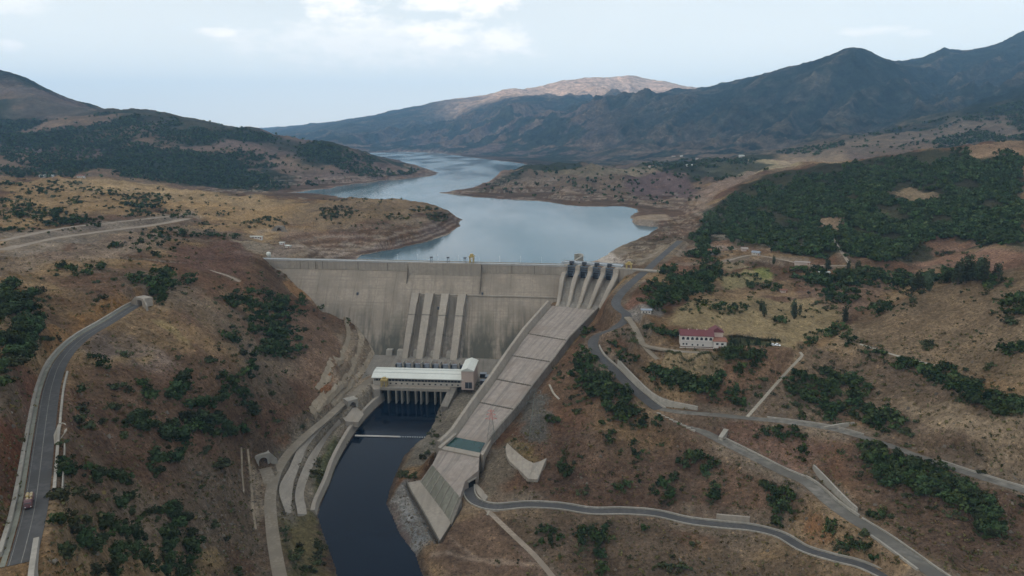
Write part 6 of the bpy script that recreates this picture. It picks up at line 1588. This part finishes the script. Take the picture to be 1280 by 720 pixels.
# region, kind, list of (x, y, rx, ry, count, height)
SPOTS = [
 ('gully','oak',[(313,466,8,11,9,8),(281,475,6,6,5,7),(295,477,8,4,5,7),(296,493,7,8,7,7.5),(281,498,9,6,7,7.5),(259,506,14,5,9,7),(243,509,9,5,6,7),(218,494,11,8,10,8),(230,482,7,7,6,7.5),(233,472,5,5,3,6),(314,516,5,7,5,8),(305,503,7,6,5,7),(234,531,5,7,4,8),(259,535,18,13,20,9),(281,546,9,9,9,8.5),(304,541,6,4,4,7),(218,549,15,11,14,9)]),
 ('gully','shrub',[(258,452,4,4,2,4.5),(268,451,4,5,3,4.5),(217,437,2,2,1,3),(221,448,3,3,2,3.5),(281,454,3,3,1,4),(292,455,3,3,1,4),(256,474,3,3,1,3.5),(247,476,2,2,1,3),(246,488,3,4,2,4),(333,460,3,2,1,3.5),(344,473,2,3,1,3.5),(333,478,3,3,1,3.5),(354,468,2,3,1,4),(315,495,2,2,1,3),(323,494,2,2,1,3),(340,493,5,2,3,3.5),(341,524,4,2,2,3.5),(324,535,3,2,1,3.5),(350,528,3,2,1,3.5),(333,546,3,2,1,4),(377,517,3,3,1,4),(378,533,3,2,1,4),(304,444,5,3,3,4.5),(330,520,30,25,14,2.2)]),
 ('wedge','oak',[(314,379,28,12,44,8),(336,404,24,16,46,8.5),(365,383,17,10,22,8),(354,433,25,14,48,8.5),(292,427,11,7,9,7.5),(335,443,22,5,14,8),(420,388,14,7,10,7)]),
 ('wedge','shrub',[(380,410,20,20,10,3.5),(300,405,18,14,8,3.5),(400,372,8,5,4,3.5),(435,400,8,6,5,4),(280,430,14,10,5,3)]),
 ('portal','oak',[(177,352,13,4,8,7),(202,354,13,12,26,8),(199,372,8,8,12,8),(213,340,5,5,4,7),(237,353,5,6,5,7),(83,337,9,5,8,6.5),(103,345,9,3,6,5.5),(123,335,10,3,7,5.5)]),
 ('portal','shrub',[(227,360,6,10,5,4),(150,350,50,8,8,3),(60,345,10,6,4,3.5),(120,375,30,10,6,3)]),
 ('leftedge','oak',[(16,404,32,40,85,8.5),(25,447,13,6,8,6.5),(8,470,10,14,8,6)]),
 ('leftedge','shrub',[(56,427,6,5,5,4),(35,437,6,5,5,4),(15,456,9,5,7,4),(47,367,9,2,6,3.5),(21,357,8,3,5,4)]),
 ('knoll','oak',[(139,310,8,5,6,5.5),(191,307,27,13,38,6),(213,292,19,5,16,6),(253,294,23,4,20,6),(285,296,13,2,8,5)]),
 ('knoll','shrub',[(270,285,40,6,16,3),(300,360,40,20,14,2.5),(350,345,25,10,8,2.5)]),
 ('plateau','oak',[(18,232,18,4,18,7),(52,240,20,4,22,7),(75,231,24,4,24,6.5),(110,237,16,3,15,6.5),(142,242,14,4,16,6.5),(180,252,24,9,70,8),(223,268,17,4,20,6),(173,268,15,4,16,6),(94,252,11,4,12,7),(138,260,7,2,5,5),(23,256,19,7,26,7),(66,274,21,9,46,8),(23,270,19,7,22,8),(100,277,15,6,20,7.5),(120,279,8,4,8,6),(20,288,20,2.2,18,4.5),(5,302,6,3,5,5),(211,247,5,2,5,5),(274,267,9,3,9,4.5),(254,279,6,2,5,4.5)]),
 ('plateau','shrub',[(250,255,90,14,46,3.5),(80,250,80,20,30,3.5),(330,280,25,6,24,4.5),(342,273,10,3,8,4.5)]),
 ('isle','shrub',[(423,266,22,8,70,4.5),(497,271,16,4,22,4),(545,272,14,6,42,4.5),(528,262,16,3,24,4.5),(450,250,50,3,24,4),(480,270,80,16,40,3)]),
 ('leftroad','oak',[(101,491,4,4,3,5.5),(177,483,6,4,4,5.5),(191,498,6,6,5,6),(187,495,7,5,5,6),(161,533,6,6,5,6),(176,529,9,8,8,6.5),(186,537,6,5,4,6),(132,459,6,4,4,5),(120,451,8,3,4,4.5),(184,486,5,5,3,6),(187,534,6,7,4,7),(193,576,7,6,4,6.5),(193,592,7,5,4,6.5),(215,574,10,6,6,6.5),(231,565,7,5,4,6.5)]),
 ('leftroad','shrub',[(99,514,3,5,3,3.5),(99,530,3,6,3,3.5),(113,534,3,3,2,3.5),(130,529,3,3,2,3.5),(142,528,3,3,1,3.5),(144,489,4,4,2,4),(160,487,4,4,2,4),(136,510,4,3,2,3.5),(150,513,4,4,2,4),(154,547,4,3,2,3.5),(185,522,5,3,2,3.5),(158,445,3,3,2,3.5),(72,557,5,5,3,4),(273,580,6,4,4,4.5),(250,590,40,30,14,2)]),
 ('leftlow','oak',[(84,581,8,6,5,5),(95,593,18,5,10,5),(136,599,16,6,10,5.5),(157,605,5,6,3,5),(149,632,9,6,5,5.5),(163,626,6,4,3,5),(73,653,7,5,3,5.5),(102,677,5,4,2,5),(116,688,9,5,5,5.5),(87,691,8,4,4,5),(136,660,8,7,5,6),(151,665,11,8,7,6),(128,675,5,4,2,5.5),(176,675,7,5,3,6),(162,671,6,6,3,6),(176,651,5,6,2,6),(200,643,6,5,3,6),(222,670,19,22,20,7.5),(213,644,12,6,5,6.5),(240,685,7,6,4,6.5),(164,698,16,9,9,6.5),(147,703,8,6,4,6),(187,703,8,5,4,6),(216,703,10,6,5,6.5),(238,705,5,7,3,6.5),(142,720,9,5,4,6),(204,722,10,6,5,6.5),(236,721,8,6,4,6.5)]),
 ('leftlow','shrub',[(73,621,7,4,3,3.5),(99,619,3,3,1,3.5),(104,626,3,3,1,3),(116,629,4,3,2,3.5),(144,615,2,2,1,2.5),(166,641,4,4,2,4),(84,645,2,2,1,3),(88,662,4,4,2,4),(103,651,3,3,1,2.5),(111,655,3,3,1,2.5),(107,665,4,4,2,3),(76,694,5,4,2,4),(133,647,4,4,1,4),(187,641,4,3,1,3.5),(120,715,3,5,2,4),(269,659,3,5,2,3.5),(281,672,3,4,1,3),(253,641,3,2,1,2.5),(302,717,5,4,2,4),(256,565,4,3,2,4),(270,640,45,40,26,1.6)]),
 ('bank','shrub',[(397,588,8,14,22,2.4),(355,672,7,14,12,2.8),(372,700,9,16,18,3),(400,688,7,20,20,2.6),(388,716,8,8,8,2.8),(430,550,5,8,6,1.8)]),
 ('rightbank','shrub',[(505,594,8,4,7,3.2),(516,597,5,4,4,3.2),(540,548,5,8,6,3),(550,520,4,8,5,2.6),(530,568,5,5,4,2.8),(600,480,10,10,6,2.5),(655,400,14,14,10,4),(662,385,8,5,5,4.5),(640,560,10,12,6,2)]),
 ('chute','oak',[(733,450,12,10,26,6.5),(726,470,12,14,30,6.5),(745,484,14,13,36,7),(772,502,16,15,38,7.5),(783,520,12,8,16,7),(735,420,7,6,7,6),(690,528,8,5,5,5.5),(758,470,10,12,18,6.5)]),
 ('chute','shrub',[(725,517,7,3,4,3.5),(713,500,12,8,8,3),(700,470,8,12,6,3),(672,455,6,10,4,3)]),
 ('slope','oak',[(813,531,13,5,9,6),(753,535,5,5,3,5),(767,550,8,7,6,6),(793,555,4,4,2,5),(803,570,9,6,5,5.5),(707,589,10,8,8,6),(773,611,11,4,6,5.5),(797,600,5,5,3,5),(868,575,12,8,9,7),(854,584,7,6,4,6.5),(890,581,7,6,5,6.5),(833,613,11,13,12,7),(893,616,6,13,9,6.5),(880,593,5,5,3,5.5)]),
 ('slope','shrub',[(827,555,4,3,2,3.5),(723,570,3,2,1,3),(733,616,8,4,4,3.5),(760,575,60,30,22,2.2),(850,610,30,20,8,2.5),(680,610,25,10,6,2)]),
 ('below','oak',[(685,673,14,9,12,6),(733,673,14,9,12,6),(752,672,9,10,9,6.5),(747,694,6,5,4,5.5),(755,715,7,7,4,6),(805,664,4,4,2,5)]),
 ('below','shrub',[(623,702,3,2,1,2.5),(647,702,3,2,1,2.5),(837,711,20,4,10,3),(865,683,4,3,2,3),(878,703,3,3,1,3),(780,700,80,15,16,1.8)]),
 ('bend','oak',[(763,436,7,5,6,5),(778,445,7,5,6,5),(788,450,12,5,11,5.5),(848,530,4,3,2,4)]),
 ('bend','shrub',[(792,420,7,12,14,3),(775,415,8,6,6,3)]),
 ('garden','oak',[(813,411,8,3,8,5),(832,418,13,4,16,5),(845,420,6,3,6,5),(917,442,12,6,20,5),(942,455,9,11,14,8),(910,450,6,4,5,5)]),
 ('garden','conifer',[(935,428,24,2.2,16,4.5),(945,433,22,2,13,4.2),(968,427,8,2,5,4.5),(919,433,6,3,5,4.5),(856,437,20,.8,6,2.5)]),
 ('terrace','shrub',[(836,450,.5,.5,1,2.2),(842,452,.5,.5,1,2),(850,454,.5,.5,1,2.2),(857,456,.5,.5,1,1.8),(865,457,.6,.6,1,2.6),(873,459,.5,.5,1,1.8),(880,460,.6,.6,1,2.6),(888,461,.5,.5,1,1.9),(895,461,.5,.5,1,1.8)]),
 ('underlodge','oak',[(820,468,11,7,20,6.5),(842,475,14,9,32,7),(868,482,14,10,32,7),(887,490,8,8,12,6.5),(892,475,8,5,8,7),(924,464,7,4,6,6),(917,495,7,10,12,6),(928,507,7,4,6,5.5),(948,494,4,4,3,5)]),
 ('underlodge','shrub',[(956,473,3,3,2,3.5),(897,502,4,3,2,3.5),(940,480,20,15,8,2.5)]),
 ('thicket','oak',[(1015,480,28,16,52,6),(1045,492,34,20,78,6.5),(1003,525,8,3,5,5),(1038,521,8,7,7,6),(1085,522,12,9,16,6.5),(1105,530,20,10,26,6.5),(1060,515,18,8,12,5.5)]),
 ('thicket','shrub',[(1134,541,6,4,4,4),(990,510,10,6,6,3),(1050,450,40,14,14,2.2)]),
 ('between','oak',[(977,543,20,6,12,5.5),(997,549,7,5,4,5.5),(1005,567,5,7,5,6),(980,631,14,14,26,6.5),(960,614,7,6,5,6),(973,655,7,6,5,6),(1040,660,7,6,5,5.5),(1073,686,16,6,10,5),(1093,704,7,4,4,5)]),
 ('between','shrub',[(943,544,5,3,3,4),(1048,567,4,3,2,3.5),(1080,669,5,4,3,3.5),(930,590,30,20,8,2.2),(1030,680,20,12,8,2.2)]),
 ('gulch','oak',[(1090,568,16,10,26,6),(1120,592,24,17,62,6.5),(1160,602,24,18,58,6.5),(1195,620,20,14,36,6.5),(1222,634,16,10,20,6.5),(1238,658,14,14,26,6.5),(1095,647,9,5,6,5),(1077,560,5,5,4,5)]),
 ('gulch','shrub',[(1150,650,60,20,16,2.2),(1250,630,30,25,10,2.4)]),
 ('ridge','oak',[(1059,428,10,6,9,6),(1081,439,7,5,5,5),(1100,444,9,5,8,5.5),(1131,456,16,7,20,6),(1170,468,20,10,34,6.5),(1202,484,18,9,30,6.5),(1233,500,20,9,32,6.5),(1264,512,20,10,30,6.5)]),
 ('dry','oak',[(1264,439,13,7,14,6),(1268,386,16,10,22,7),(1257,357,6,5,4,6.5),(1237,357,8,6,8,7)]),
 ('dry','shrub',[(1161,434,7,4,6,4),(1237,460,6,4,4,4),(1260,402,8,4,4,4),(1220,372,30,8,8,2.4),(1180,420,70,25,20,1.8),(1240,560,30,25,8,1.8)]),
 ('poplars','poplar',[(1198,352,7,4,8,19),(1213,350,8,4,12,21),(1228,350,4,4,4,19),(1143,360,6,6,8,15),(1160,358,8,6,10,16),(1246,348,3,2,2,16),(995,396,5,8,7,13),(1053,400,4,4,3,14),(952,393,4,5,5,11),(1035,338,6,3,3,14),(1070,340,14,3,5,14),(970,331,4,2,2,12)]),
 ('valley','oak',[(1010,345,18,7,26,8),(1040,352,28,9,60,8.5),(1090,350,34,9,66,8.5),(1125,352,14,8,22,9),(1050,372,22,9,34,8),(1105,388,11,6,10,8),(1053,413,13,5,9,6.5),(1030,420,15,5,10,6),(1010,428,9,5,7,6),(1165,352,16,6,22,9),(1185,345,10,6,14,10)]),
 ('valley','shrub',[(1120,375,40,12,20,4),(1050,390,50,12,20,3.5),(1150,320,60,8,24,4.5)]),
 ('fields','oak',[(974,403,6,4,6,7.5),(909,388,12,5,12,7),(932,388,5,4,4,6.5),(876,385,5,4,4,6),(948,359,11,4,10,7),(967,361,7,4,7,7.5),(940,349,4,3,3,6),(925,345,22,1.5,14,4.5)]),
 ('fields','shrub',[(864,392,4,2,2,3),(930,380,70,20,30,2.6),(920,340,40,12,18,3.2)]),
 ('abut','oak',[(880,318,18,6,34,8),(890,338,12,10,32,8),(870,355,20,12,68,8.5),(840,372,20,9,46,8),(815,384,12,5,14,7),(835,345,9,9,22,8),(820,362,14,6,22,7.5),(846,360,10,10,24,8)]),
 ('abut','shrub',[(805,372,10,5,8,3.5),(790,345,12,8,6,2.6),(840,300,24,8,12,3)]),
 ('roadside','shrub',[(1185,588,4,2,2,3.5),(1150,560,40,5,6,2.2),(1230,590,4,3,2,3)]),
]
COLS = {'oak': (.034, .051, .019), 'shrub': (.048, .056, .024), 'poplar': (.042, .056, .030), 'conifer': (.026, .044, .019)}
def trunk_mesh(name, kind, rng):
    mb = MB(); h = .5 if kind in ('oak',) else .9
    mb.tube((0, 0, -.06), (0, 0, h * .6), .035, 6, .024); mb.tube((0, 0, h * .55), (.02, .015, h), .024, 5, .008)
    if kind == 'oak':
        for k in range(4):
            a = k * 1.6 + rng.uniform(0, 1); mb.tube((0, 0, .2 + .05 * k), (.24 * math.cos(a), .24 * math.sin(a), .55), .02, 5, .006)
    return mb.build(name, MATS['bark'])
def scatter_points():
    rng = np.random.default_rng(42); T = []
    for reg, kind, lst in SPOTS:
        for (x, y, rx, ry, n, h) in lst:
            big_ = n >= 3 and kind == 'oak'
            for _ in range(int(n * 1.1) if big_ else n):
                r = math.sqrt(rng.uniform()) * (1.18 if big_ else 1.1); a = rng.uniform(0, 2 * math.pi)
                p = hit(x + rx * r * math.cos(a), y + ry * r * math.sin(a))
                if p is None: continue
                if LAKE_SD[min(np.searchsorted(YG, p[1]), NY - 1), min(np.searchsorted(UG, p[0] / p[1]), NU - 1)] < 4: continue
                hh = h * (rng.uniform(.42, 1.02) if big_ else rng.uniform(.62, 1.15))
                if kind == 'shrub': hh *= rng.uniform(.85, 1.35)
                T.append((p, hh, kind, reg))
                if big_ and n > 4 and rng.uniform() < .55:     # saplings straying out of the thicket
                    a = rng.uniform(0, 2 * math.pi); r = rng.uniform(1.0, 2.1)
                    p = hit(x + rx * r * math.cos(a), y + ry * r * math.sin(a))
                    if p is not None and abs(p[1] - T[-1][0][1]) < .25 * p[1]: T.append((p, rng.uniform(1.0, 2.6) * (1 + p[1] / 1500), 'shrub', reg))
    return T
def on_road(p):
    for k, v in ROADS.items():
        W = ROAD_W[k]
        if np.min(np.hypot(W[:, 0] - p[0], W[:, 1] - p[1])) < v[1] + 2.2: return True
    return False
def mass(name, pts, sizes, kinds, label, n_leaf, rng, leaf=.16, tint=1.0):
    """many plants merged into one uncountable mass"""
    protos = {}
    for k in set(kinds): protos[k] = [crown(rng, k, n_leaf, leaf * (1.0 if k in ('oak', 'shrub') else .55)) for _ in range(12)]
    Q = []; A = []
    for p, s, k in zip(pts, sizes, kinds):
        q = protos[k][rng.integers(12)]; a = rng.uniform(0, 6.28); c, si = math.cos(a), math.sin(a)
        w = s * rng.uniform(.9, 1.2)
        x = (q[..., 0] * c - q[..., 1] * si) * w; y = (q[..., 0] * si + q[..., 1] * c) * w
        Q.append(np.stack([x + p[0], y + p[1], q[..., 2] * s + p[2] - .03 * s], -1))
        col = np.array(COLS[k]) * rng.uniform(.5, 1.45) * np.array((rng.uniform(.85, 1.2), 1, rng.uniform(.85, 1.15))) * tint
        A.append(np.repeat((col[None] * rng.uniform(.75, 1.3, (len(q), 1))), 4, 0))
    Q = np.concatenate(Q); A = np.concatenate(A)
    V = Q.reshape(-1, 3)
    o = mesh_np(name, V, np.arange(len(V)).reshape(-1, 4), bpy.data.materials['foliage_mass'], A, smooth=False)
    o['kind'] = 'stuff'; o['label'] = label
    return o
def poly_sample(px_poly, n, rng):
    P = np.array(px_poly, float); lo, hi = P.min(0), P.max(0); out = []
    tries = 0
    while len(out) < n and tries < n * 6:
        tries += 1
        x, y = rng.uniform(lo[0], hi[0]), rng.uniform(lo[1], hi[1])
        if poly_sd(P, np.array([x]), np.array([y]))[0] < 0: out.append((x, y))
    return out
def hedge(px, w, h, lab, rng):
    W = smooth_line([hit(*p) for p in px], .8); W[:, 2] = [ground(x, y) for x, y in W[:, :2]]
    n = len(W) * 26; i = rng.integers(0, len(W), n); N = frame2d(W)[i]
    P = W[i] + np.concatenate([N * rng.uniform(-w / 2, w / 2, n)[:, None] + rng.normal(0, .25, (n, 2)), rng.uniform(.05, h, n)[:, None]], 1)
    a = rng.normal(size=(n, 3)); a /= np.linalg.norm(a, axis=1)[:, None]; b = np.cross(a, rng.normal(size=(n, 3))); b /= np.linalg.norm(b, axis=1)[:, None]
    Q = np.stack([P - a * .35, P - b * .3, P + a * .35, P + b * .3], 1)
    tag(quads_mesh('hedge', Q, MATS['leaf_shrub']), lab, 'hedge')
def build_plants():
    rng = np.random.default_rng(9)
    simple_mat('bark', (.075, .058, .045), .95, .1, .3, 2.0)
    for k in COLS: MATS['leaf_' + k] = leaf_mat('leaves_' + k, COLS[k])
    mass_mat()
    hedge([(833,440.5),(850,442),(875,443.5),(899,446)], 3.0, 1.6, 'long dark hedge below the terrace of the red roofed lodge', rng)
    hedge([(912,422),(940,424),(975,427)], 1.6, 1.8, 'dark hedge along the upper edge of the lodge garden', rng)
    hedge([(806,409),(822,414),(846,421)], 2.4, 2.2, 'bushy hedge along the slope left of the red roofed lodge', rng)
    T = [t for t in scatter_points() if not on_road(t[0])]
    def size(t): return t[1] / math.hypot(t[0][1], t[0][2] - CZ)
    trees = sorted([t for t in T if t[2] != 'shrub'], key=size, reverse=True); shrubs = sorted([t for t in T if t[2] == 'shrub'], key=size, reverse=True)
    NT, NS = 290, 230
    # make sure small but conspicuous kinds stay individuals
    poplars = [t for t in trees if t[2] in ('poplar', 'conifer')][:90]
    ids = set(id(t) for t in poplars)
    ind = poplars + [t for t in trees if id(t) not in ids][:NT - len(poplars)]
    keep = set(id(t) for t in ind); rest = [t for t in trees if id(t) not in keep]
    protos = {}
    NAME = {'oak': 'oak_tree', 'poplar': 'poplar_tree', 'conifer': 'conifer_tree', 'shrub': 'shrub'}
    for k, n, leaf, cnt in (('oak', 330, .085, 7), ('poplar', 260, .036, 4), ('conifer', 240, .045, 3), ('shrub', 150, .13, 5)):
        protos[k] = []
        for i in range(cnt):
            c = quads_mesh('crown', crown(rng, k, n, leaf), MATS['leaf_' + k]); tr = trunk_mesh('trunk', k, rng) if k != 'shrub' else None
            protos[k].append((c.data, tr.data if tr else None))
            bpy.data.objects.remove(c)
            if tr: bpy.data.objects.remove(tr)
    seen = {}
    adj = {'oak': 'dark green oak', 'poplar': 'slender grey green poplar', 'conifer': 'small clipped conifer', 'shrub': 'low olive green shrub'}
    best = {}
    for p, h, k, reg in ind + shrubs[:NS]:
        if (reg, k) not in best or h > best[(reg, k)]: best[(reg, k)] = h
    for p, h, k, reg in ind + shrubs[:NS]:
        w = WHERE[reg]
        if reg == 'poplars' and p[0] < 330: w = 'on the fields and in the valley above the lodge'
        big = h == best[(reg, k)]
        lab = ('largest ' if big else '') + adj[k] + ' ' + w
        cd, td = protos[k][rng.integers(len(protos[k]))]
        z = ground(p[0], p[1])
        if k == 'shrub':
            o = bpy.data.objects.new('shrub', cd); COL.objects.link(o)
            o.location = (p[0], p[1], z - .05 * h); o.scale = (h * rng.uniform(.9, 1.3), h * rng.uniform(.9, 1.3), h); o.rotation_euler = (0, 0, rng.uniform(0, 6.28))
            tag(o, lab, 'shrub', 'shrubs ' + w)
            continue
        r = bpy.data.objects.new(NAME[k], None); COL.objects.link(r); r.empty_display_size = .3
        r.location = (p[0], p[1], z - .03 * h); s = rng.uniform(.9, 1.2); r.scale = (h * s, h * s, h); r.rotation_euler = (0, 0, rng.uniform(0, 6.28))
        tag(r, lab, 'tree', ('poplars ' if k == 'poplar' else 'conifers ' if k == 'conifer' else 'oaks ') + w)
        for nm, d in (('crown', cd), ('trunk', td)):
            o = bpy.data.objects.new(nm, d); COL.objects.link(o); o.parent = r
    rest2 = rest + shrubs[NS:]
    mass('scattered_trees', [t[0] for t in rest2], [t[1] for t in rest2], [t[2] for t in rest2], 'smaller trees and scrub scattered over the dry slopes', 60, rng, .15)
    # the wood on the right hill
    wood = [(862,298),(880,266),(920,240),(950,224),(1010,210),(1080,199),(1150,190),(1200,185),(1236,183),(1280,192),(1280,306),(1225,312),(1200,316),(1160,300),(1120,326),(1060,326),(1000,320),(930,306),(905,318),(880,318)]
    holes = [(1140,243,36,8),(1041,277,22,8),(1190,305,36,9),(1228,190,20,10),(900,306,15,12),(985,222,8,4),(975,228,10,4),(1047,300,5,16),(955,262,9,4)]
    pts = []
    for x, y in poly_sample(wood, 9500, rng):
        ed = -poly_sd(np.array(wood, float), np.array([x]), np.array([y]))[0]
        g_ = float(fbm(np.array([x * 1.0]), np.array([y * 3.0]), 60, 4, 121)[0])
        if g_ > .38 + rng.uniform(-.06, .06) or ed < 9 * rng.uniform() + 10 * g_: continue
        if any(((x - a) / b_) ** 2 + ((y - c) / d) ** 2 < rng.uniform(.6, 1.3) - .9 * g_ for a, c, b_, d in holes): continue
        p = hit(x, y + rng.uniform(0, 3))
        if p is not None and 750 < p[1] < 1900: pts.append(p)
    mass('forest', pts, [rng.uniform(4.5, 8.5) for _ in pts], ['oak'] * len(pts), 'dense dark oak wood covering the right hill', 34, rng, .19, 1.15)
    # far scrub on the left hills, the near right ridge and the right shore
    pts = []; sz = []
    far = [((0,150),(60,150),(140,140),(220,142),(330,163),(430,186),(480,204),(540,215),(430,228),(350,240),(280,236),(180,226),(0,222)), ((960,192),(1100,166),(1280,126),(1280,176),(1180,186),(1060,196)), ((800,205),(870,198),(960,200),(960,215),(870,232),(840,220)), ((600,236),(660,209),(860,205),(880,250),(800,262),(640,248))]
    for poly, n in zip(far, (9000, 2600, 900, 260)):
        for x, y in poly_sample(poly, n, rng):
            p = hit(x, y)
            if p is None or p[1] < 1500: continue
            f = float(fbm(np.array([p[0]]), np.array([p[1]]), 520, 6, 109, .6)[0]) + .1
            extra = any(((x - a) / b_) ** 2 + ((y - c) / d) ** 2 < 1 for a, c, b_, d in ((310,232,38,16),(400,193,28,12),(200,214,60,10),(60,190,60,20)))
            if f > rng.uniform(-.06, .2) or extra or rng.uniform() < .05:
                r = min(np.searchsorted(YG, p[1]), NY - 1); c = min(np.searchsorted(UG, p[0] / p[1]), NU - 1)
                if LAKE_SD[r, c] < 30: continue
                pts.append(p); sz.append(rng.uniform(6, 12) * (p[1] / 2800) ** .6)
    mass('far_scrub', pts, sz, ['oak'] * len(pts), 'dark scrub woods patching the far hills', 16, rng, .26)
    # specks of dry scrub everywhere on the near slopes
    pts = []
    for poly, n in ((((0,440),(120,440),(420,460),(480,470),(330,720),(0,720)), 2600), (((640,520),(900,440),(1280,400),(1280,720),(640,720)), 3600), (((0,300),(330,300),(440,400),(300,460),(0,440)), 1200)):
        for x, y in poly_sample(poly, n, rng):
            p = hit(x, y)
            if p is not None and not on_road(p) and RIVER_SD[min(np.searchsorted(YG, p[1]), NY - 1), min(np.searchsorted(UG, p[0] / p[1]), NU - 1)] > 12: pts.append(p)
    # stones on the rocky banks
    sp = []
    for poly, n in ((((240,590),(330,580),(335,690),(300,720),(235,690)), 420), (((640,500),(690,490),(692,560),(640,560)), 350), (((486,630),(505,605),(548,678),(520,690)), 350), (((0,440),(440,470),(330,720),(0,720)), 450), (((640,560),(900,520),(1280,420),(1280,720),(640,720)), 600)):
        for x, y in poly_sample(poly, n, rng):
            p = hit(x, y)
            if p is not None and not on_road(p): sp.append(p)
    V = []; F_ = []; A_ = []
    cube = np.array([(-1,-1,-1),(1,-1,-1),(1,1,-1),(-1,1,-1),(-.7,-.6,1),(.6,-.7,.8),(.7,.6,1),(-.6,.7,.7)], float); fc = [(0,1,5,4),(1,2,6,5),(2,3,7,6),(3,0,4,7),(4,5,6,7)]
    for p in sp:
        s = rng.uniform(.18, .55) * (1 + 1.2 * (rng.uniform() < .12)); a = rng.uniform(0, 6.28); c, si = math.cos(a), math.sin(a)
        q = cube * (s, s * rng.uniform(.6, 1), s * rng.uniform(.4, .8)) + rng.normal(0, .12 * s, (8, 3)); b = len(V) * 8
        V.append(np.stack([q[:, 0] * c - q[:, 1] * si + p[0], q[:, 0] * si + q[:, 1] * c + p[1], q[:, 2] + p[2] + .1 * s], 1)); F_ += [tuple(i + b for i in f) for f in fc]
        A_.append(np.repeat((np.array((.115, .095, .075)) * rng.uniform(.6, 1.4))[None], 8, 0))
    o = mesh_np('stones', np.concatenate(V), np.array(F_), bpy.data.materials['foliage_mass'], np.concatenate(A_), smooth=False); o['kind'] = 'stuff'; o['label'] = 'loose grey stones lying on the dry slopes'
    mass('dry_scrub', pts, [rng.uniform(.5, 1.35) * (1 + .7 * (rng.uniform() < .15)) for _ in pts], ['shrub'] * len(pts), 'tiny dry bushes speckling the brown slopes', 12, rng, .3, np.array((2.0, 1.5, 1.5)))
build_ground(); build_water()
make_palette()
simple_mat('pool_green', (.010, .040, .034), .15, .15, .2, .2, 0, .05)
build_roads(); build_dam(); build_crest_gear(); build_spillway(); build_powerhouse(); build_portals(); build_slabs(); build_benches(); build_houses(); build_vehicles(); build_pylons()
build_plants()
build_world(); build_light(); build_air(); build_shade_ridge(); build_camera(); settings()
